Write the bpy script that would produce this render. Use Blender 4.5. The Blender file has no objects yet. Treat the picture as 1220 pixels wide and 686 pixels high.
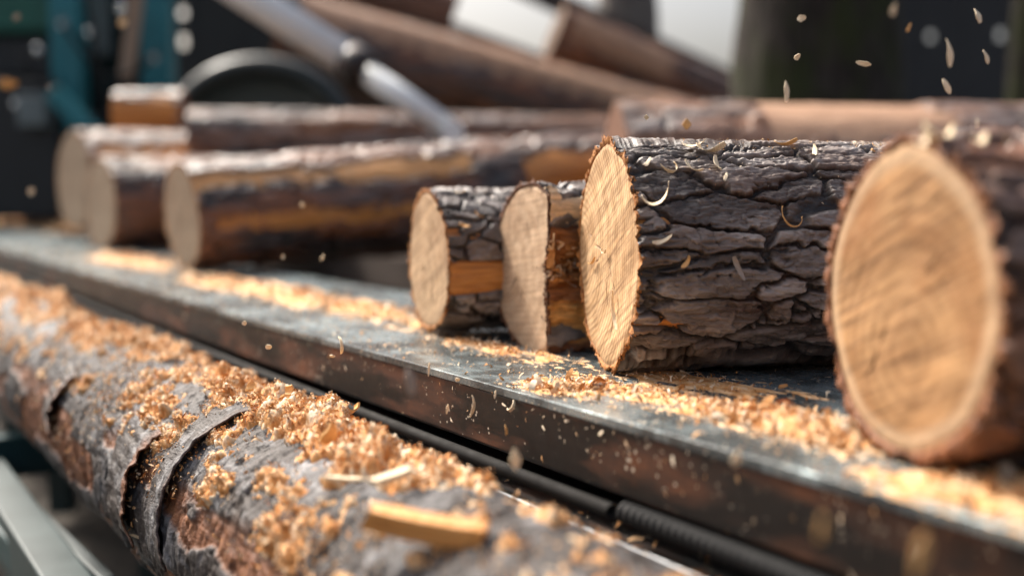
import bpy, math, random
import numpy as np
from mathutils import Vector, Matrix, Euler

random.seed(7)
rng = np.random.default_rng(11)
scn = bpy.context.scene
COL = scn.collection
R_ = math.radians
PI = math.pi

# ------------------------------------------------------------------ camera maths
CAMH, FPX, W0, H0 = 0.19, 1300.0, 1220.0, 686.0
PITCH = math.atan(113 / 1300)
CP, SP = math.cos(PITCH), math.sin(PITCH)
CAM = Vector((0, 0, CAMH))

def ray(u, v):
    a, b = (u - W0 / 2) / FPX, (H0 / 2 - v) / FPX
    return Vector((a, CP + b * SP, -SP + b * CP))

def on_z(u, v, z):
    d = ray(u, v)
    return CAM + d * ((z - CAMH) / d.z)

def at(u, v, y):
    d = ray(u, v)
    return CAM + d * (y / d.y)

# the beam runs away to the left; B_DIR points to its far end, B_N across it to the back
BA = math.atan(844 / 1300)
B_DIR = Vector((-math.sin(BA), math.cos(BA), 0))
B_N = Vector((math.cos(BA), math.sin(BA), 0))
B_P0 = on_z(612, 465, 0.0)

def bp(s, n, z):
    return B_P0 + B_DIR * s + B_N * n + Vector((0, 0, z))

# ------------------------------------------------------------------ numpy noise
def _h(ix, iy, iz, seed):
    with np.errstate(over='ignore'):
        n = (ix.astype(np.uint32) * np.uint32(374761393) + iy.astype(np.uint32) * np.uint32(668265263)
             + iz.astype(np.uint32) * np.uint32(2147483647) + np.uint32((seed * 1274126177) & 0xffffffff))
        n = (n ^ (n >> np.uint32(13))) * np.uint32(1274126177)
        n = (n ^ (n >> np.uint32(16))) * np.uint32(2246822519)
        n = n ^ (n >> np.uint32(15))
    return n.astype(np.float64) / 4294967295.0

def vnoise(x, y, z, seed=0):
    x, y, z = np.broadcast_arrays(x, y, z)
    xi, yi, zi = np.floor(x).astype(np.int64), np.floor(y).astype(np.int64), np.floor(z).astype(np.int64)
    fx, fy, fz = x - xi, y - yi, z - zi
    fx, fy, fz = [f * f * f * (f * (f * 6 - 15) + 10) for f in (fx, fy, fz)]
    out = 0
    for a in (0, 1):
        for b in (0, 1):
            for c in (0, 1):
                w = (fx if a else 1 - fx) * (fy if b else 1 - fy) * (fz if c else 1 - fz)
                out = out + w * _h(xi + a, yi + b, zi + c, seed)
    return out * 2 - 1

def fbm(x, y, z, seed=0, octv=4, gain=0.5):
    o, a, f = 0, 1.0, 1.0
    for i in range(octv):
        o = o + a * vnoise(x * f, y * f, z * f, seed + i * 17)
        a *= gain; f *= 2.03
    return o

def worley(x, y, z, seed=0):
    xi, yi, zi = np.floor(x).astype(np.int64), np.floor(y).astype(np.int64), np.floor(z).astype(np.int64)
    f1 = np.full(x.shape, 9.0); f2 = np.full(x.shape, 9.0); idv = np.zeros(x.shape)
    dy1 = np.zeros(x.shape); dz1 = np.zeros(x.shape)
    for a in (-1, 0, 1):
        for b in (-1, 0, 1):
            for c in (-1, 0, 1):
                cx, cy, cz = xi + a, yi + b, zi + c
                px = cx + _h(cx, cy, cz, seed); py = cy + _h(cx, cy, cz, seed + 1); pz = cz + _h(cx, cy, cz, seed + 2)
                dx, dy, dz = x - px, y - py, z - pz
                d = np.sqrt(dx * dx + dy * dy + dz * dz)
                near = d < f1
                f2 = np.where(near, f1, np.minimum(f2, d))
                idv = np.where(near, _h(cx, cy, cz, seed + 3), idv)
                dy1 = np.where(near, dy, dy1); dz1 = np.where(near, dz, dz1)
                f1 = np.where(near, d, f1)
    return f1, f2, idv, dy1, dz1

def sstep(a, b, x):
    t = np.clip((x - a) / (b - a), 0, 1)
    return t * t * (3 - 2 * t)

# ------------------------------------------------------------------ object helpers
def tag(o, label=None, cat=None, group=None, kind=None):
    if label: o['label'] = label
    if cat: o['category'] = cat
    if group: o['group'] = group
    if kind: o['kind'] = kind
    return o

def empty(name, loc, rot=(0, 0, 0)):
    o = bpy.data.objects.new(name, None)
    o.empty_display_size = 0.05
    o.location = loc; o.rotation_euler = rot
    COL.objects.link(o)
    return o

def link(name, me, m, parent=None):
    o = bpy.data.objects.new(name, me)
    COL.objects.link(o)
    if m: me.materials.append(m)
    if parent: o.parent = parent
    return o

def np_mesh(name, V, F, attrs=None, smooth=True):
    V = np.asarray(V, dtype=np.float32).reshape(-1, 3); F = np.asarray(F, dtype=np.int32)
    k = F.shape[1]
    me = bpy.data.meshes.new(name)
    me.vertices.add(len(V)); me.vertices.foreach_set('co', V.ravel())
    me.loops.add(F.size); me.loops.foreach_set('vertex_index', F.ravel())
    me.polygons.add(len(F)); me.polygons.foreach_set('loop_start', np.arange(0, F.size, k, dtype=np.int32))
    try: me.polygons.foreach_set('loop_total', np.full(len(F), k, dtype=np.int32))
    except Exception: pass
    me.polygons.foreach_set('use_smooth', np.full(len(F), smooth))
    for nm, val in (attrs or {}).items():
        a = me.attributes.new(nm, 'FLOAT', 'POINT'); a.data.foreach_set('value', np.asarray(val, dtype=np.float32).ravel())
    me.update(calc_edges=True); me.validate()
    return me

def grid_faces(nx, nt, wrap):
    i = np.arange(nx - 1)[:, None]; j = np.arange(nt if wrap else nt - 1)[None, :]
    j2 = (j + 1) % nt
    return np.stack([i * nt + j, (i + 1) * nt + j, (i + 1) * nt + j2, i * nt + j2], -1).reshape(-1, 4)

class MB:
    def __init__(s): s.v = []; s.f = []
    def box(s, c, size, rot=None):
        b = len(s.v); M = rot or Matrix.Identity(3)
        for x in (-.5, .5):
            for y in (-.5, .5):
                for z in (-.5, .5):
                    s.v.append(Vector(c) + M @ Vector((x * size[0], y * size[1], z * size[2])))
        s.f += [tuple(b + i for i in q) for q in ((0, 1, 3, 2), (4, 6, 7, 5), (0, 4, 5, 1), (2, 3, 7, 6), (0, 2, 6, 4), (1, 5, 7, 3))]
        return s
    def bar(s, p0, p1, w, h, up=(0, 0, 1)):
        p0, p1 = Vector(p0), Vector(p1); d = (p1 - p0); L = d.length; d.normalize()
        side = d.cross(Vector(up))
        if side.length < 1e-4: side = d.cross(Vector((0, 1, 0)))
        side.normalize(); u = side.cross(d)
        M = Matrix((d, side, u)).transposed()
        return s.box((p0 + p1) / 2, (L, w, h), M)
    def path(s, pts, r, seg=16, caps=True):
        pts = [Vector(p) for p in pts]; rs = r if isinstance(r, (list, tuple)) else [r] * len(pts)
        b = len(s.v); ref = None
        for i, p in enumerate(pts):
            d = (pts[min(i + 1, len(pts) - 1)] - pts[max(i - 1, 0)]).normalized()
            if ref is None:
                ref = d.orthogonal().normalized()
            ref = (ref - d * ref.dot(d)).normalized(); q = d.cross(ref)
            for k in range(seg):
                a = 2 * PI * k / seg
                s.v.append(p + (ref * math.cos(a) + q * math.sin(a)) * rs[i])
        for i in range(len(pts) - 1):
            for k in range(seg):
                k2 = (k + 1) % seg
                s.f.append((b + i * seg + k, b + i * seg + k2, b + (i + 1) * seg + k2, b + (i + 1) * seg + k))
        if caps:
            s.f.append(tuple(b + k for k in reversed(range(seg))))
            e = b + (len(pts) - 1) * seg
            s.f.append(tuple(e + k for k in range(seg)))
        return s
    def build(s, name, m, parent=None, smooth=False, bevel=0):
        me = bpy.data.meshes.new(name); me.from_pydata([tuple(v) for v in s.v], [], s.f)
        if smooth:
            for p in me.polygons: p.use_smooth = len(p.vertices) == 4
        o = link(name, me, m, parent)
        if bevel:
            bm = o.modifiers.new('Bevel', 'BEVEL'); bm.width = bevel; bm.segments = 3; bm.limit_method = 'ANGLE'
        return o

# ------------------------------------------------------------------ materials
class NT:
    def __init__(s, name):
        s.m = bpy.data.materials.new(name); s.m.use_nodes = True
        s.n = s.m.node_tree.nodes; s.l = s.m.node_tree.links
        s.b = s.n['Principled BSDF']
    def new(s, t, **kw):
        n = s.n.new(t)
        for k, v in kw.items():
            if hasattr(n, k): setattr(n, k, v)
        return n
    def put(s, sock, v):
        if isinstance(v, bpy.types.NodeSocket): s.l.new(v, sock)
        elif isinstance(v, (tuple, list)) and len(v) == 3 and sock.type == 'RGBA': sock.default_value = (*v, 1)
        else: sock.default_value = v
    def coord(s, scale=(1, 1, 1), loc=(0, 0, 0), rot=(0, 0, 0)):
        t = s.new('ShaderNodeTexCoord'); mp = s.new('ShaderNodeMapping')
        mp.inputs['Scale'].default_value = scale; mp.inputs['Location'].default_value = loc; mp.inputs['Rotation'].default_value = rot
        s.l.new(t.outputs['Object'], mp.inputs['Vector'])
        return mp.outputs['Vector']
    def stripes(s, rot, across, along):
        t = s.new('ShaderNodeTexCoord'); a = s.new('ShaderNodeMapping'); b = s.new('ShaderNodeMapping')
        a.inputs['Rotation'].default_value = (rot, 0, 0); b.inputs['Scale'].default_value = (0, across, along)
        s.l.new(t.outputs['Object'], a.inputs['Vector']); s.l.new(a.outputs['Vector'], b.inputs['Vector'])
        return b.outputs['Vector']
    def noise(s, vec, scale=5, detail=4, rough=.55, dist=0):
        n = s.new('ShaderNodeTexNoise')
        n.inputs['Scale'].default_value = scale; n.inputs['Detail'].default_value = detail
        n.inputs['Roughness'].default_value = rough; n.inputs['Distortion'].default_value = dist
        s.l.new(vec, n.inputs['Vector'])
        return n.outputs['Fac']
    def ramp(s, fac, stops, interp='LINEAR'):
        r = s.new('ShaderNodeValToRGB'); r.color_ramp.interpolation = interp
        e = r.color_ramp.elements
        while len(e) < len(stops): e.new(.5)
        for el, (p, c) in zip(e, stops):
            el.position = p; el.color = (*c, 1) if isinstance(c, (tuple, list)) else (c, c, c, 1)
        s.put(r.inputs['Fac'], fac)
        return r.outputs['Color']
    def mix(s, fac, a, b, mode='MIX'):
        n = s.new('ShaderNodeMix', data_type='RGBA', blend_type=mode)
        s.put(n.inputs[0], fac); s.put(n.inputs[6], a); s.put(n.inputs[7], b)
        return n.outputs[2]
    def math(s, op, a, b=0.0, clamp=False):
        n = s.new('ShaderNodeMath', operation=op, use_clamp=clamp)
        s.put(n.inputs[0], a); s.put(n.inputs[1], b)
        return n.outputs[0]
    def attr(s, name):
        n = s.new('ShaderNodeAttribute'); n.attribute_name = name
        return n.outputs['Fac']
    def bump(s, h, strength=.4, dist=.002):
        n = s.new('ShaderNodeBump'); n.inputs['Strength'].default_value = strength; n.inputs['Distance'].default_value = dist
        s.l.new(h, n.inputs['Height']); s.l.new(n.outputs['Normal'], s.b.inputs['Normal'])
    def done(s, col=None, rough=.8, metal=0.0, spec=None):
        if col is not None: s.put(s.b.inputs['Base Color'], col)
        s.put(s.b.inputs['Roughness'], rough); s.put(s.b.inputs['Metallic'], metal)
        if spec is not None: s.b.inputs['Specular IOR Level'].default_value = spec
        return s.m

def mat_bark(name, deep, mid, top, pale, pale_amt=.5, rough=.7, stretch=4.0, streak=0., streak_col=(.30, .12, .035), spec=.5):
    t = NT(name); h = t.attr('h'); c = t.attr('c')
    v = t.coord((1, stretch, stretch))
    big = t.noise(t.coord((2.5, 6, 6)), 3, 4, .6)
    fine = t.noise(v, 60, 5, .65)
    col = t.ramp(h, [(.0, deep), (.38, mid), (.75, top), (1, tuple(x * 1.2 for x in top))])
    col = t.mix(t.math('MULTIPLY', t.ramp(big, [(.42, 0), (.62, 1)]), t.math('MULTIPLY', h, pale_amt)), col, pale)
    red = t.noise(t.coord((6, 14, 14), (3, 1, 2)), 3, 3, .6)
    col = t.mix(t.math('MULTIPLY', t.ramp(red, [(.5, 0), (.7, 1)]), .45), col, tuple(x * y for x, y in zip(mid, (1.5, 1.0, .75))))
    col = t.mix(1, col, t.ramp(c, [(0, .55), (1, 1.4)]), 'MULTIPLY')
    if streak:
        sk = t.noise(t.coord((1.6, 9, 9), (2, 4, 6)), 1.5, 6, .62, .6)
        sk2 = t.noise(t.coord((6, 30, 30), (2, 4, 6)), 1.5, 4, .6)
        oc = t.ramp(sk2, [(.3, tuple(x * .45 for x in streak_col)), (.6, streak_col), (.8, tuple(min(1, x * 1.6) for x in streak_col))])
        col = t.mix(t.math('MULTIPLY', t.ramp(sk, [(.47, 0), (.56, 1)]), streak), col, oc)
    col = t.mix(.7, col, t.ramp(fine, [(.25, .55), (.75, 1.35)]), 'MULTIPLY')
    t.bump(fine, 1.0, .003)
    t.b.inputs['Coat Weight'].default_value = .22; t.b.inputs['Coat Roughness'].default_value = .32
    return t.done(col, t.ramp(fine, [(.2, rough - .12), (.8, rough + .15)]), spec=spec)

def mat_wood_raw(name, a, b, dark, rough=.6):
    """long-grained exposed wood under the bark"""
    t = NT(name)
    g = t.noise(t.coord((3, 60, 60)), 4, 5, .65)
    g2 = t.noise(t.coord((2, 12, 12), (1, 2, 3)), 4, 3, .6)
    col = t.ramp(g, [(.25, dark), (.45, b), (.7, a)])
    col = t.mix(.6, col, t.ramp(g2, [(.3, (.5, .38, .3)), (.7, (1.15, 1.1, 1.05))]), 'MULTIPLY')
    t.bump(g, .6, .002)
    return t.done(col, rough)

def mat_cut(name, light, dark, pith=(0, 0), cz=.1, rings=520, saw_rot=.9, saw_amt=.35, stain=(.3, .15, .06), stain_amt=.35, edge=None, R=.1, ring_amt=.75, band=(34, 5)):
    t = NT(name)
    co = t.new('ShaderNodeTexCoord').outputs['Object']
    n1 = t.new('ShaderNodeTexNoise'); n1.inputs['Scale'].default_value = 18; n1.inputs['Detail'].default_value = 3
    t.l.new(co, n1.inputs['Vector'])
    sep = t.new('ShaderNodeSeparateXYZ'); t.l.new(co, sep.inputs[0])
    y = t.math('SUBTRACT', sep.outputs['Y'], pith[0]); z = t.math('SUBTRACT', sep.outputs['Z'], cz + pith[1])
    rr = t.math('SQRT', t.math('ADD', t.math('MULTIPLY', y, y), t.math('MULTIPLY', z, z)))
    wob = t.math('MULTIPLY', t.math('SUBTRACT', n1.outputs['Fac'], .5), .010)
    rad = t.math('ADD', rr, wob)
    # ring spacing tightens outwards
    ph = t.math('MULTIPLY', t.math('POWER', rad, 1.15), rings * 2.0)
    s = t.math('ADD', t.math('MULTIPLY', t.math('SINE', ph), .5), .5)
    s2 = t.math('ADD', t.math('MULTIPLY', t.math('SINE', t.math('MULTIPLY', ph, .23)), .5), .5)
    ringf = t.math('ADD', t.math('MULTIPLY', t.math('POWER', s, 1.6), .62), t.math('MULTIPLY', s2, .35))
    col = t.mix(t.math('ADD', t.math('MULTIPLY', ringf, ring_amt), (1 - ring_amt) * .4), light, dark)
    # saw marks: straight, slightly irregular scratches across the face
    sv = t.stripes(saw_rot, 210, 9)
    saw = t.noise(sv, 1.0, 4, .7, .15)
    col = t.mix(saw_amt, col, t.ramp(saw, [(.34, (.42, .34, .27)), (.5, (1, 1, 1)), (.66, (1.35, 1.32, 1.26))]), 'MULTIPLY')
    bs = t.noise(t.stripes(saw_rot, *band), 1.0, 2, .5)
    col = t.mix(saw_amt * .8, col, t.ramp(bs, [(.35, (.68, .6, .52)), (.6, (1.12, 1.1, 1.08))]), 'MULTIPLY')
    # stains, radial checks
    st = t.noise(t.coord((10, 10, 10), (4, 2, 9)), 1.3, 4, .65)
    col = t.mix(t.math('MULTIPLY', t.ramp(st, [(.5, 0), (.75, 1)]), stain_amt), col, stain)
    ang = t.math('ARCTAN2', y, z)
    cmb = t.new('ShaderNodeCombineXYZ'); t.l.new(ang, cmb.inputs[0]); t.l.new(rad, cmb.inputs[1])
    mp = t.new('ShaderNodeMapping'); mp.inputs['Scale'].default_value = (22, 9, 1); t.l.new(cmb.outputs[0], mp.inputs[0])
    ck = t.noise(mp.outputs[0], 1, 3, .6)
    col = t.mix(.35, col, t.ramp(ck, [(.3, (.72, .65, .58)), (.5, (1.05, 1.05, 1.05))]), 'MULTIPLY')
    gr = t.noise(t.coord((300, 300, 300)), 1, 2, .6)
    col = t.mix(.3, col, t.ramp(gr, [(.3, .75), (.7, 1.2)]), 'MULTIPLY')
    if edge:
        e = t.attr('e')
        col = t.mix(t.math('MULTIPLY', t.ramp(e, [(.84, 0), (.90, 1), (.94, 1), (1, 0)]), .4), col, edge)
    col = t.mix(t.math('MULTIPLY', t.attr('k'), .85), col, (.07, .03, .012))
    hgt = t.math('ADD', t.math('MULTIPLY', saw, .6), t.math('MULTIPLY', s, .3))
    t.bump(hgt, .2, .001)
    return t.done(col, .72, spec=.3)

def mat_plain(name, col, rough=.6, metal=0., var=.3, scale=12, bump=.15, spec=None):
    t = NT(name); n = t.noise(t.coord(), scale, 5, .65)
    c = t.mix(var, col, t.ramp(n, [(.25, tuple(x * .35 for x in col)), (.75, tuple(min(1, x * 1.6) for x in col))]))
    t.bump(n, bump, .003)
    return t.done(c, t.ramp(n, [(.2, max(.05, rough - .12)), (.8, min(1, rough + .12))]), metal, spec)

def mat_dust():
    t = NT('sawdust'); c = t.attr('c')
    col = t.ramp(c, [(0, (.34, .13, .035)), (.25, (.60, .27, .08)), (.55, (.72, .41, .18)), (.8, (.80, .58, .36)), (1, (.84, .72, .54))])
    n = t.noise(t.coord((1, 1, 1)), 260, 4, .7)
    col = t.mix(.6, col, t.ramp(n, [(.25, (.5, .42, .36)), (.7, (1.2, 1.2, 1.2))]), 'MULTIPLY')
    t.bump(n, .8, .002)
    t.b.inputs['Subsurface Weight'].default_value = 0
    return t.done(col, .75, spec=.25)

def mat_chip(name, col):
    t = NT(name); n = t.noise(t.coord((200, 700, 700)), 1, 3, .6)
    c = t.mix(.5, col, t.ramp(n, [(.3, (.6, .5, .42)), (.7, (1.2, 1.2, 1.2))]), 'MULTIPLY')
    return t.done(c, .6, spec=.3)

def mat_steel(name, base, rough, rust_amt, grime_amt, speck_amt=.5, metal=.6, rust=(.22, .07, .02), zr=None):
    t = NT(name)
    n = t.noise(t.coord((1, 1, 1)), 9, 6, .65)
    fine = t.noise(t.coord((1, 1, 1), (5, 5, 5)), 120, 4, .6)
    str_ = t.noise(t.coord((1.2, 30, 30), (2, 7, 1)), 4, 4, .6)
    col = t.mix(.5, base, t.ramp(str_, [(.25, tuple(x * .5 for x in base)), (.75, tuple(min(1, x * 1.7) for x in base))]))
    rm = t.math('MULTIPLY', t.ramp(t.noise(t.coord((2.2, 9, 9), (1, 3, 2)), 2.2, 5, .65), [(.48, 0), (.66, 1)]), rust_amt)
    col = t.mix(rm, col, rust)
    gm = t.math('MULTIPLY', t.ramp(n, [(.36, 0), (.54, 1)]), grime_amt)
    col = t.mix(gm, col, (.008, .007, .006))
    # fine pale dust specks stuck on the oil film
    vo = t.new('ShaderNodeTexVoronoi'); vo.inputs['Scale'].default_value = 130; t.l.new(t.coord((1, 1, 1), (1, 1, 4)), vo.inputs['Vector'])
    sz = t.math('MULTIPLY', t.ramp(t.noise(t.coord((1, 1, 1), (3, 8, 2)), 14, 3, .6), [(.45, 0), (.7, 1)]), .28)
    sp = t.math('MULTIPLY', t.math('LESS_THAN', vo.outputs['Distance'], sz), speck_amt)
    col = t.mix(sp, col, (.5, .42, .32))
    t.bump(t.math('ADD', t.math('MULTIPLY', fine, .5), n), .18, .002)
    dull = t.math('MAXIMUM', t.math('MULTIPLY', rm, .8), sp)
    ro = t.math('ADD', t.math('MULTIPLY', dull, .5), t.ramp(fine, [(.2, rough - .08), (.8, rough + .1)]), True)
    mt = t.math('MULTIPLY', t.math('SUBTRACT', 1.0, t.math('MAXIMUM', dull, gm)), metal)
    return t.done(col, ro, mt)

DUST = mat_dust()
CHIP = mat_chip('pale_shaving', (.88, .74, .52))
CHIP2 = mat_chip('orange_shaving', (.76, .44, .17))
CHIPG = mat_chip('grey_sliver', (.34, .30, .26))
RIM = mat_wood_raw('inner_bark_orange', (.58, .27, .07), (.38, .15, .035), (.13, .045, .013), .75)
RIM2 = mat_wood_raw('inner_bark_red', (.34, .14, .045), (.20, .07, .022), (.07, .022, .008), .6)
RIMD = mat_wood_raw('inner_bark_brown', (.24, .10, .04), (.13, .05, .02), (.04, .016, .008), .75)
RAW_O = mat_wood_raw('bare_wood_orange', (.74, .35, .09), (.54, .215, .045), (.17, .055, .013), .32)
RAW_T = mat_wood_raw('bare_wood_tan', (.62, .40, .2), (.5, .28, .12), (.26, .12, .045), .55)
RAW_K = mat_wood_raw('bare_wood_pinkish', (.60, .41, .28), (.44, .26, .16), (.17, .085, .05), .55)
RAW_R = mat_wood_raw('bare_wood_russet', (.34, .14, .045), (.22, .08, .025), (.07, .025, .01), .55)
def mat_split():
    t = NT('torn_split_wood'); sep = t.new('ShaderNodeSeparateXYZ'); t.l.new(t.new('ShaderNodeTexCoord').outputs['Object'], sep.inputs[0])
    g = t.noise(t.coord((4, 70, 70)), 3, 5, .7); w = t.noise(t.coord((9, 20, 20)), 2, 3, .6)
    z = t.math('ADD', t.math('DIVIDE', sep.outputs['Z'], .214), t.math('MULTIPLY', t.math('SUBTRACT', w, .5), .10))
    col = t.ramp(z, [(.10, (.14, .05, .015)), (.14, (.66, .33, .09)), (.30, (.74, .39, .115)), (.34, (.28, .10, .028)), (.5, (.46, .19, .055)), (.72, (.36, .14, .04)), (.765, (.06, .02, .008)), (.79, (.72, .50, .28)), (.9, (.76, .57, .37))])
    col = t.mix(.8, col, t.ramp(g, [(.3, (.4, .32, .28)), (.55, (1.1, 1.05, 1)), (.75, (1.5, 1.4, 1.3))]), 'MULTIPLY')
    t.bump(g, .9, .003)
    return t.done(col, .7)
RAW_SPLIT = mat_split()
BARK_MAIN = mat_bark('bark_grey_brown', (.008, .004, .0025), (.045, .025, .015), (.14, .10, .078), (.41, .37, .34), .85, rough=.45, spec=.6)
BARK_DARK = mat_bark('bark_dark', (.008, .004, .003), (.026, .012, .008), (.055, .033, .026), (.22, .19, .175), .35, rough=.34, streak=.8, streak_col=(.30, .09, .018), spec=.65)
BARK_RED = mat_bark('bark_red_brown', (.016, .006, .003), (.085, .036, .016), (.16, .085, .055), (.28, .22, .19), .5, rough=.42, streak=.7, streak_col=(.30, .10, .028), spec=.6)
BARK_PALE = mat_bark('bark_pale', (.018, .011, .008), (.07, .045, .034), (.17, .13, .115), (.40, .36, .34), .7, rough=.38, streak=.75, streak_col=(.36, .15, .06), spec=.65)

# ------------------------------------------------------------------ logs
def dense(a, b, fine, L, coarse):
    x = list(np.arange(a, b, fine)); x0 = b
    while x0 < L:
        x.append(x0); x0 += coarse
    x.append(L)
    return np.array(x)

def theta_set(lo, hi, fine, coarse):
    """degrees; fine between lo and hi, coarse elsewhere, closed circle"""
    a = list(np.arange(lo, hi, fine)) + list(np.arange(hi, lo + 360, coarse))
    return np.radians(np.array(a))

class Log:
    pass

def make_log(label, base, yaw, R, L, bark, cut, rim=RIM, tilt=0., roll=0., grow=0., shear=0., seed=1, fx=.004, fth=1.5,
             dlen=.6, tlo=-20, thi=150, amp=.008, cell=(.08, .032), thick=.007, peels=(), raw=RAW_O, lobes=.03, front=None,
             group='cut logs lying across the steel deck', fringe=90, raw_rough=.0, top=0, spike=.005, name='log', rim_w=1.0, bend=0.0, notch=()):
    root = empty(name, base, (0, 0, 0))
    root.rotation_mode = 'XYZ'
    root.rotation_euler = (0, -tilt, yaw)
    tag(root, label, 'log', group)
    th = theta_set(tlo, thi, fth, 5.0)
    X = dense(0, min(dlen, L), fx, L, .02)
    TH, XX = np.meshgrid(th, X)
    cs, sn = np.cos(TH), np.sin(TH)

    def outline(T, x):
        r = R + grow * x
        r = r * (1 + lobes * (np.sin(2 * T + seed) * .5 + np.sin(3 * T + seed * 2.1) * .45 + np.sin(5 * T + seed * .7) * .22 + .12 * np.sin(9 * T + seed))
                 + .02 * vnoise(x * 3, np.cos(T) * 2, np.sin(T) * 2, seed + 50))
        for (t0, wdt, dep) in notch:
            dd = (T - R_(t0) + PI) % (2 * PI) - PI
            r = r * (1 - dep * np.exp(-(dd / R_(wdt)) ** 2))
        if front is not None:
            s_ = np.sin(T)
            lim = front - .015 * (.25 + .75 * sstep(.004, .03, x)) * np.exp(-((np.cos(T) - .12) / .42) ** 2) + .004 * vnoise(x * 15, np.cos(T) * 6, 0 * T, seed + 3)
            rf = np.where(s_ > .05, lim / np.maximum(s_, .05), 9)
            # the split face is hollowed at mid height
            k = 5.0
            r = np.minimum(r, rf)
        return r

    # bark relief
    Yc, Zc = -sn * R, cs * R
    wx = fbm(XX * 14, Yc * 22, Zc * 22, seed, 4) * .016
    wy = fbm(XX * 22 + 5, Yc * 30, Zc * 30, seed + 9, 5, .55) * .0062
    f1, f2, idc, dy, dz = worley((XX + wx) / cell[0], (Yc + wy) / cell[1], (Zc + wy) / cell[1], seed)
    e = f2 - f1
    crack = sstep(.02, .13, e)
    tl = (dy * cs - dz * -sn)
    tl = np.clip((-sn * dz + -cs * dy) * 1.2, -.6, .6)
    g1, g2, idg, _, _ = worley((XX + wx * 1.6) / (cell[0] * .42), (Yc + wy * 2) / (cell[1] * .5), (Zc + wy * 2) / (cell[1] * .5), seed + 77)
    crack2 = sstep(.0, .10, g2 - g1)
    idt = np.floor(idg * 4) / 4
    fine = fbm(XX * 45, Yc * 170, Zc * 170, seed + 21, 4)
    micro = fbm(XX * 160, Yc * 380, Zc * 380, seed + 31, 3)
    h = crack * (.42 + .26 * idc + .14 * tl) + (.10 * crack2 + .20 * idt) * crack + .10 * fine + .09 * micro - .10 * np.maximum(0, -fine) * crack
    h = np.clip(h, -.1, 1.25)
    hm = np.zeros_like(h)   # peel mask
    for (t0, t1, x0, x1) in peels:
        tm, tw = R_((t0 + t1) / 2), R_((t1 - t0) / 2)
        dd = (TH - tm + PI) % (2 * PI) - PI
        wob = (.42 if fx < .004 else .7) * fbm(XX * 16, Yc * 30, Zc * 30, seed + 5, 3)
        a = 1 - np.abs(dd) / tw + wob * min(1.0, .22 / tw * .6 + .35)
        b = np.minimum((XX - x0) / .02 + 1, (x1 - XX) / .02 + wob * 2)
        hm = np.maximum(hm, np.clip(np.minimum(a * 4 + .2, b), 0, 1))
    disp = (h - .75) * amp
    dropped = sstep(.25, .75, hm)
    RO = outline(TH, XX)
    rout = RO + disp * (1 - dropped) - dropped * (thick + .002)
    jag = (fbm(np.cos(TH) * 20, np.sin(TH) * 20, 0 * TH, seed + 60, 4) * .0028)
    endk = np.exp(-XX / .012)
    xx = XX + shear * (-sn) * rout * (1 - XX / L) - jag * endk
    zb = bend * XX * XX
    V = np.stack([xx, -sn * rout, R + cs * rout + zb], -1)
    F = grid_faces(len(X), len(th), True)
    mflat = hm.ravel()[F].min(1)
    F = F[mflat < .8]
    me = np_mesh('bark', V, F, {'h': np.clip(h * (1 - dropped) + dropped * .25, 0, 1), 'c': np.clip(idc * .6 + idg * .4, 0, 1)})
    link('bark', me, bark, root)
    # exposed wood under the peeled strips
    if peels:
        step = max(1, int(round(.002 / fx))) if fx < .002 else 1
        for kp_, (t0, t1, x0, x1) in enumerate(peels):
            tt = np.radians(np.linspace(t0 - 9, t1 + 9, max(12, int((t1 - t0 + 18) / max(fth, .8)))))
            x2 = np.linspace(max(0.0, x0 - .01), min(L, x1 + .02), max(10, int((min(L, x1) - max(0, x0)) / max(.003, fx))))
            T2, X2 = np.meshgrid(tt, x2)
            r2 = outline(T2, X2) - thick * .9
            rough_ = fbm(X2 * 22, np.cos(T2) * 9 * (R / .1), np.sin(T2) * 9 * (R / .1), seed + 8, 5) * (.0012 + raw_rough)
            if raw_rough: rough_ = rough_ + .35 * raw_rough * fbm(X2 * 120, np.cos(T2) * 40, np.sin(T2) * 40, seed + 18, 3)
            r2 = r2 + rough_
            edge = np.minimum((T2 - tt[0]), (tt[-1] - T2)) / R_(9)
            r2 = r2 - .006 * (1 - np.clip(edge, 0, 1))
            V2 = np.stack([X2 + shear * -np.sin(T2) * r2 * (1 - X2 / L) + .0012, -np.sin(T2) * r2, R + np.cos(T2) * r2 + bend * X2 * X2], -1)
            link('exposed_wood', np_mesh('exposed_wood', V2, grid_faces(len(x2), len(tt), False)), raw[kp_] if isinstance(raw, (list, tuple)) else raw, root)
    # ring of inner bark at the sawn end, ragged, with torn fibres
    nt = 360
    t3 = np.linspace(0, 2 * PI, nt, endpoint=False)
    ro = np.interp(t3, np.concatenate([th % (2 * PI)])[np.argsort(th % (2 * PI))], rout[0][np.argsort(th % (2 * PI))], period=2 * PI)
    rin = outline(t3, 0 * t3) - thick * rim_w
    rows = []
    j3 = fbm(np.cos(t3) * 20, np.sin(t3) * 20, 0 * t3, seed + 60, 4) * .0028
    j4 = fbm(np.cos(t3) * 34, np.sin(t3) * 34, 0 * t3 + 3, seed + 61, 3)
    for q, dx in ((0, .004), (.02, -.0006), (.35, -.0012), (.7, -.0012), (1.0, 0)):
        rr = rin + (np.maximum(ro, rin + .001) - rin) * q + (j4 * .0012 if 0 < q < 1 else 0)
        x = dx - j3 * q - .001 * j4 * (q > 0) + shear * -np.sin(t3) * rr
        rows.append(np.stack([x, -np.sin(t3) * rr, R + np.cos(t3) * rr], -1))
    Vr = np.stack(rows, 0); Fr = grid_faces(5, nt, True)
    Vl = [Vr.reshape(-1, 3)]; Fl = [Fr]; off = 5 * nt
    rs = np.random.default_rng(seed + 5)
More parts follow.
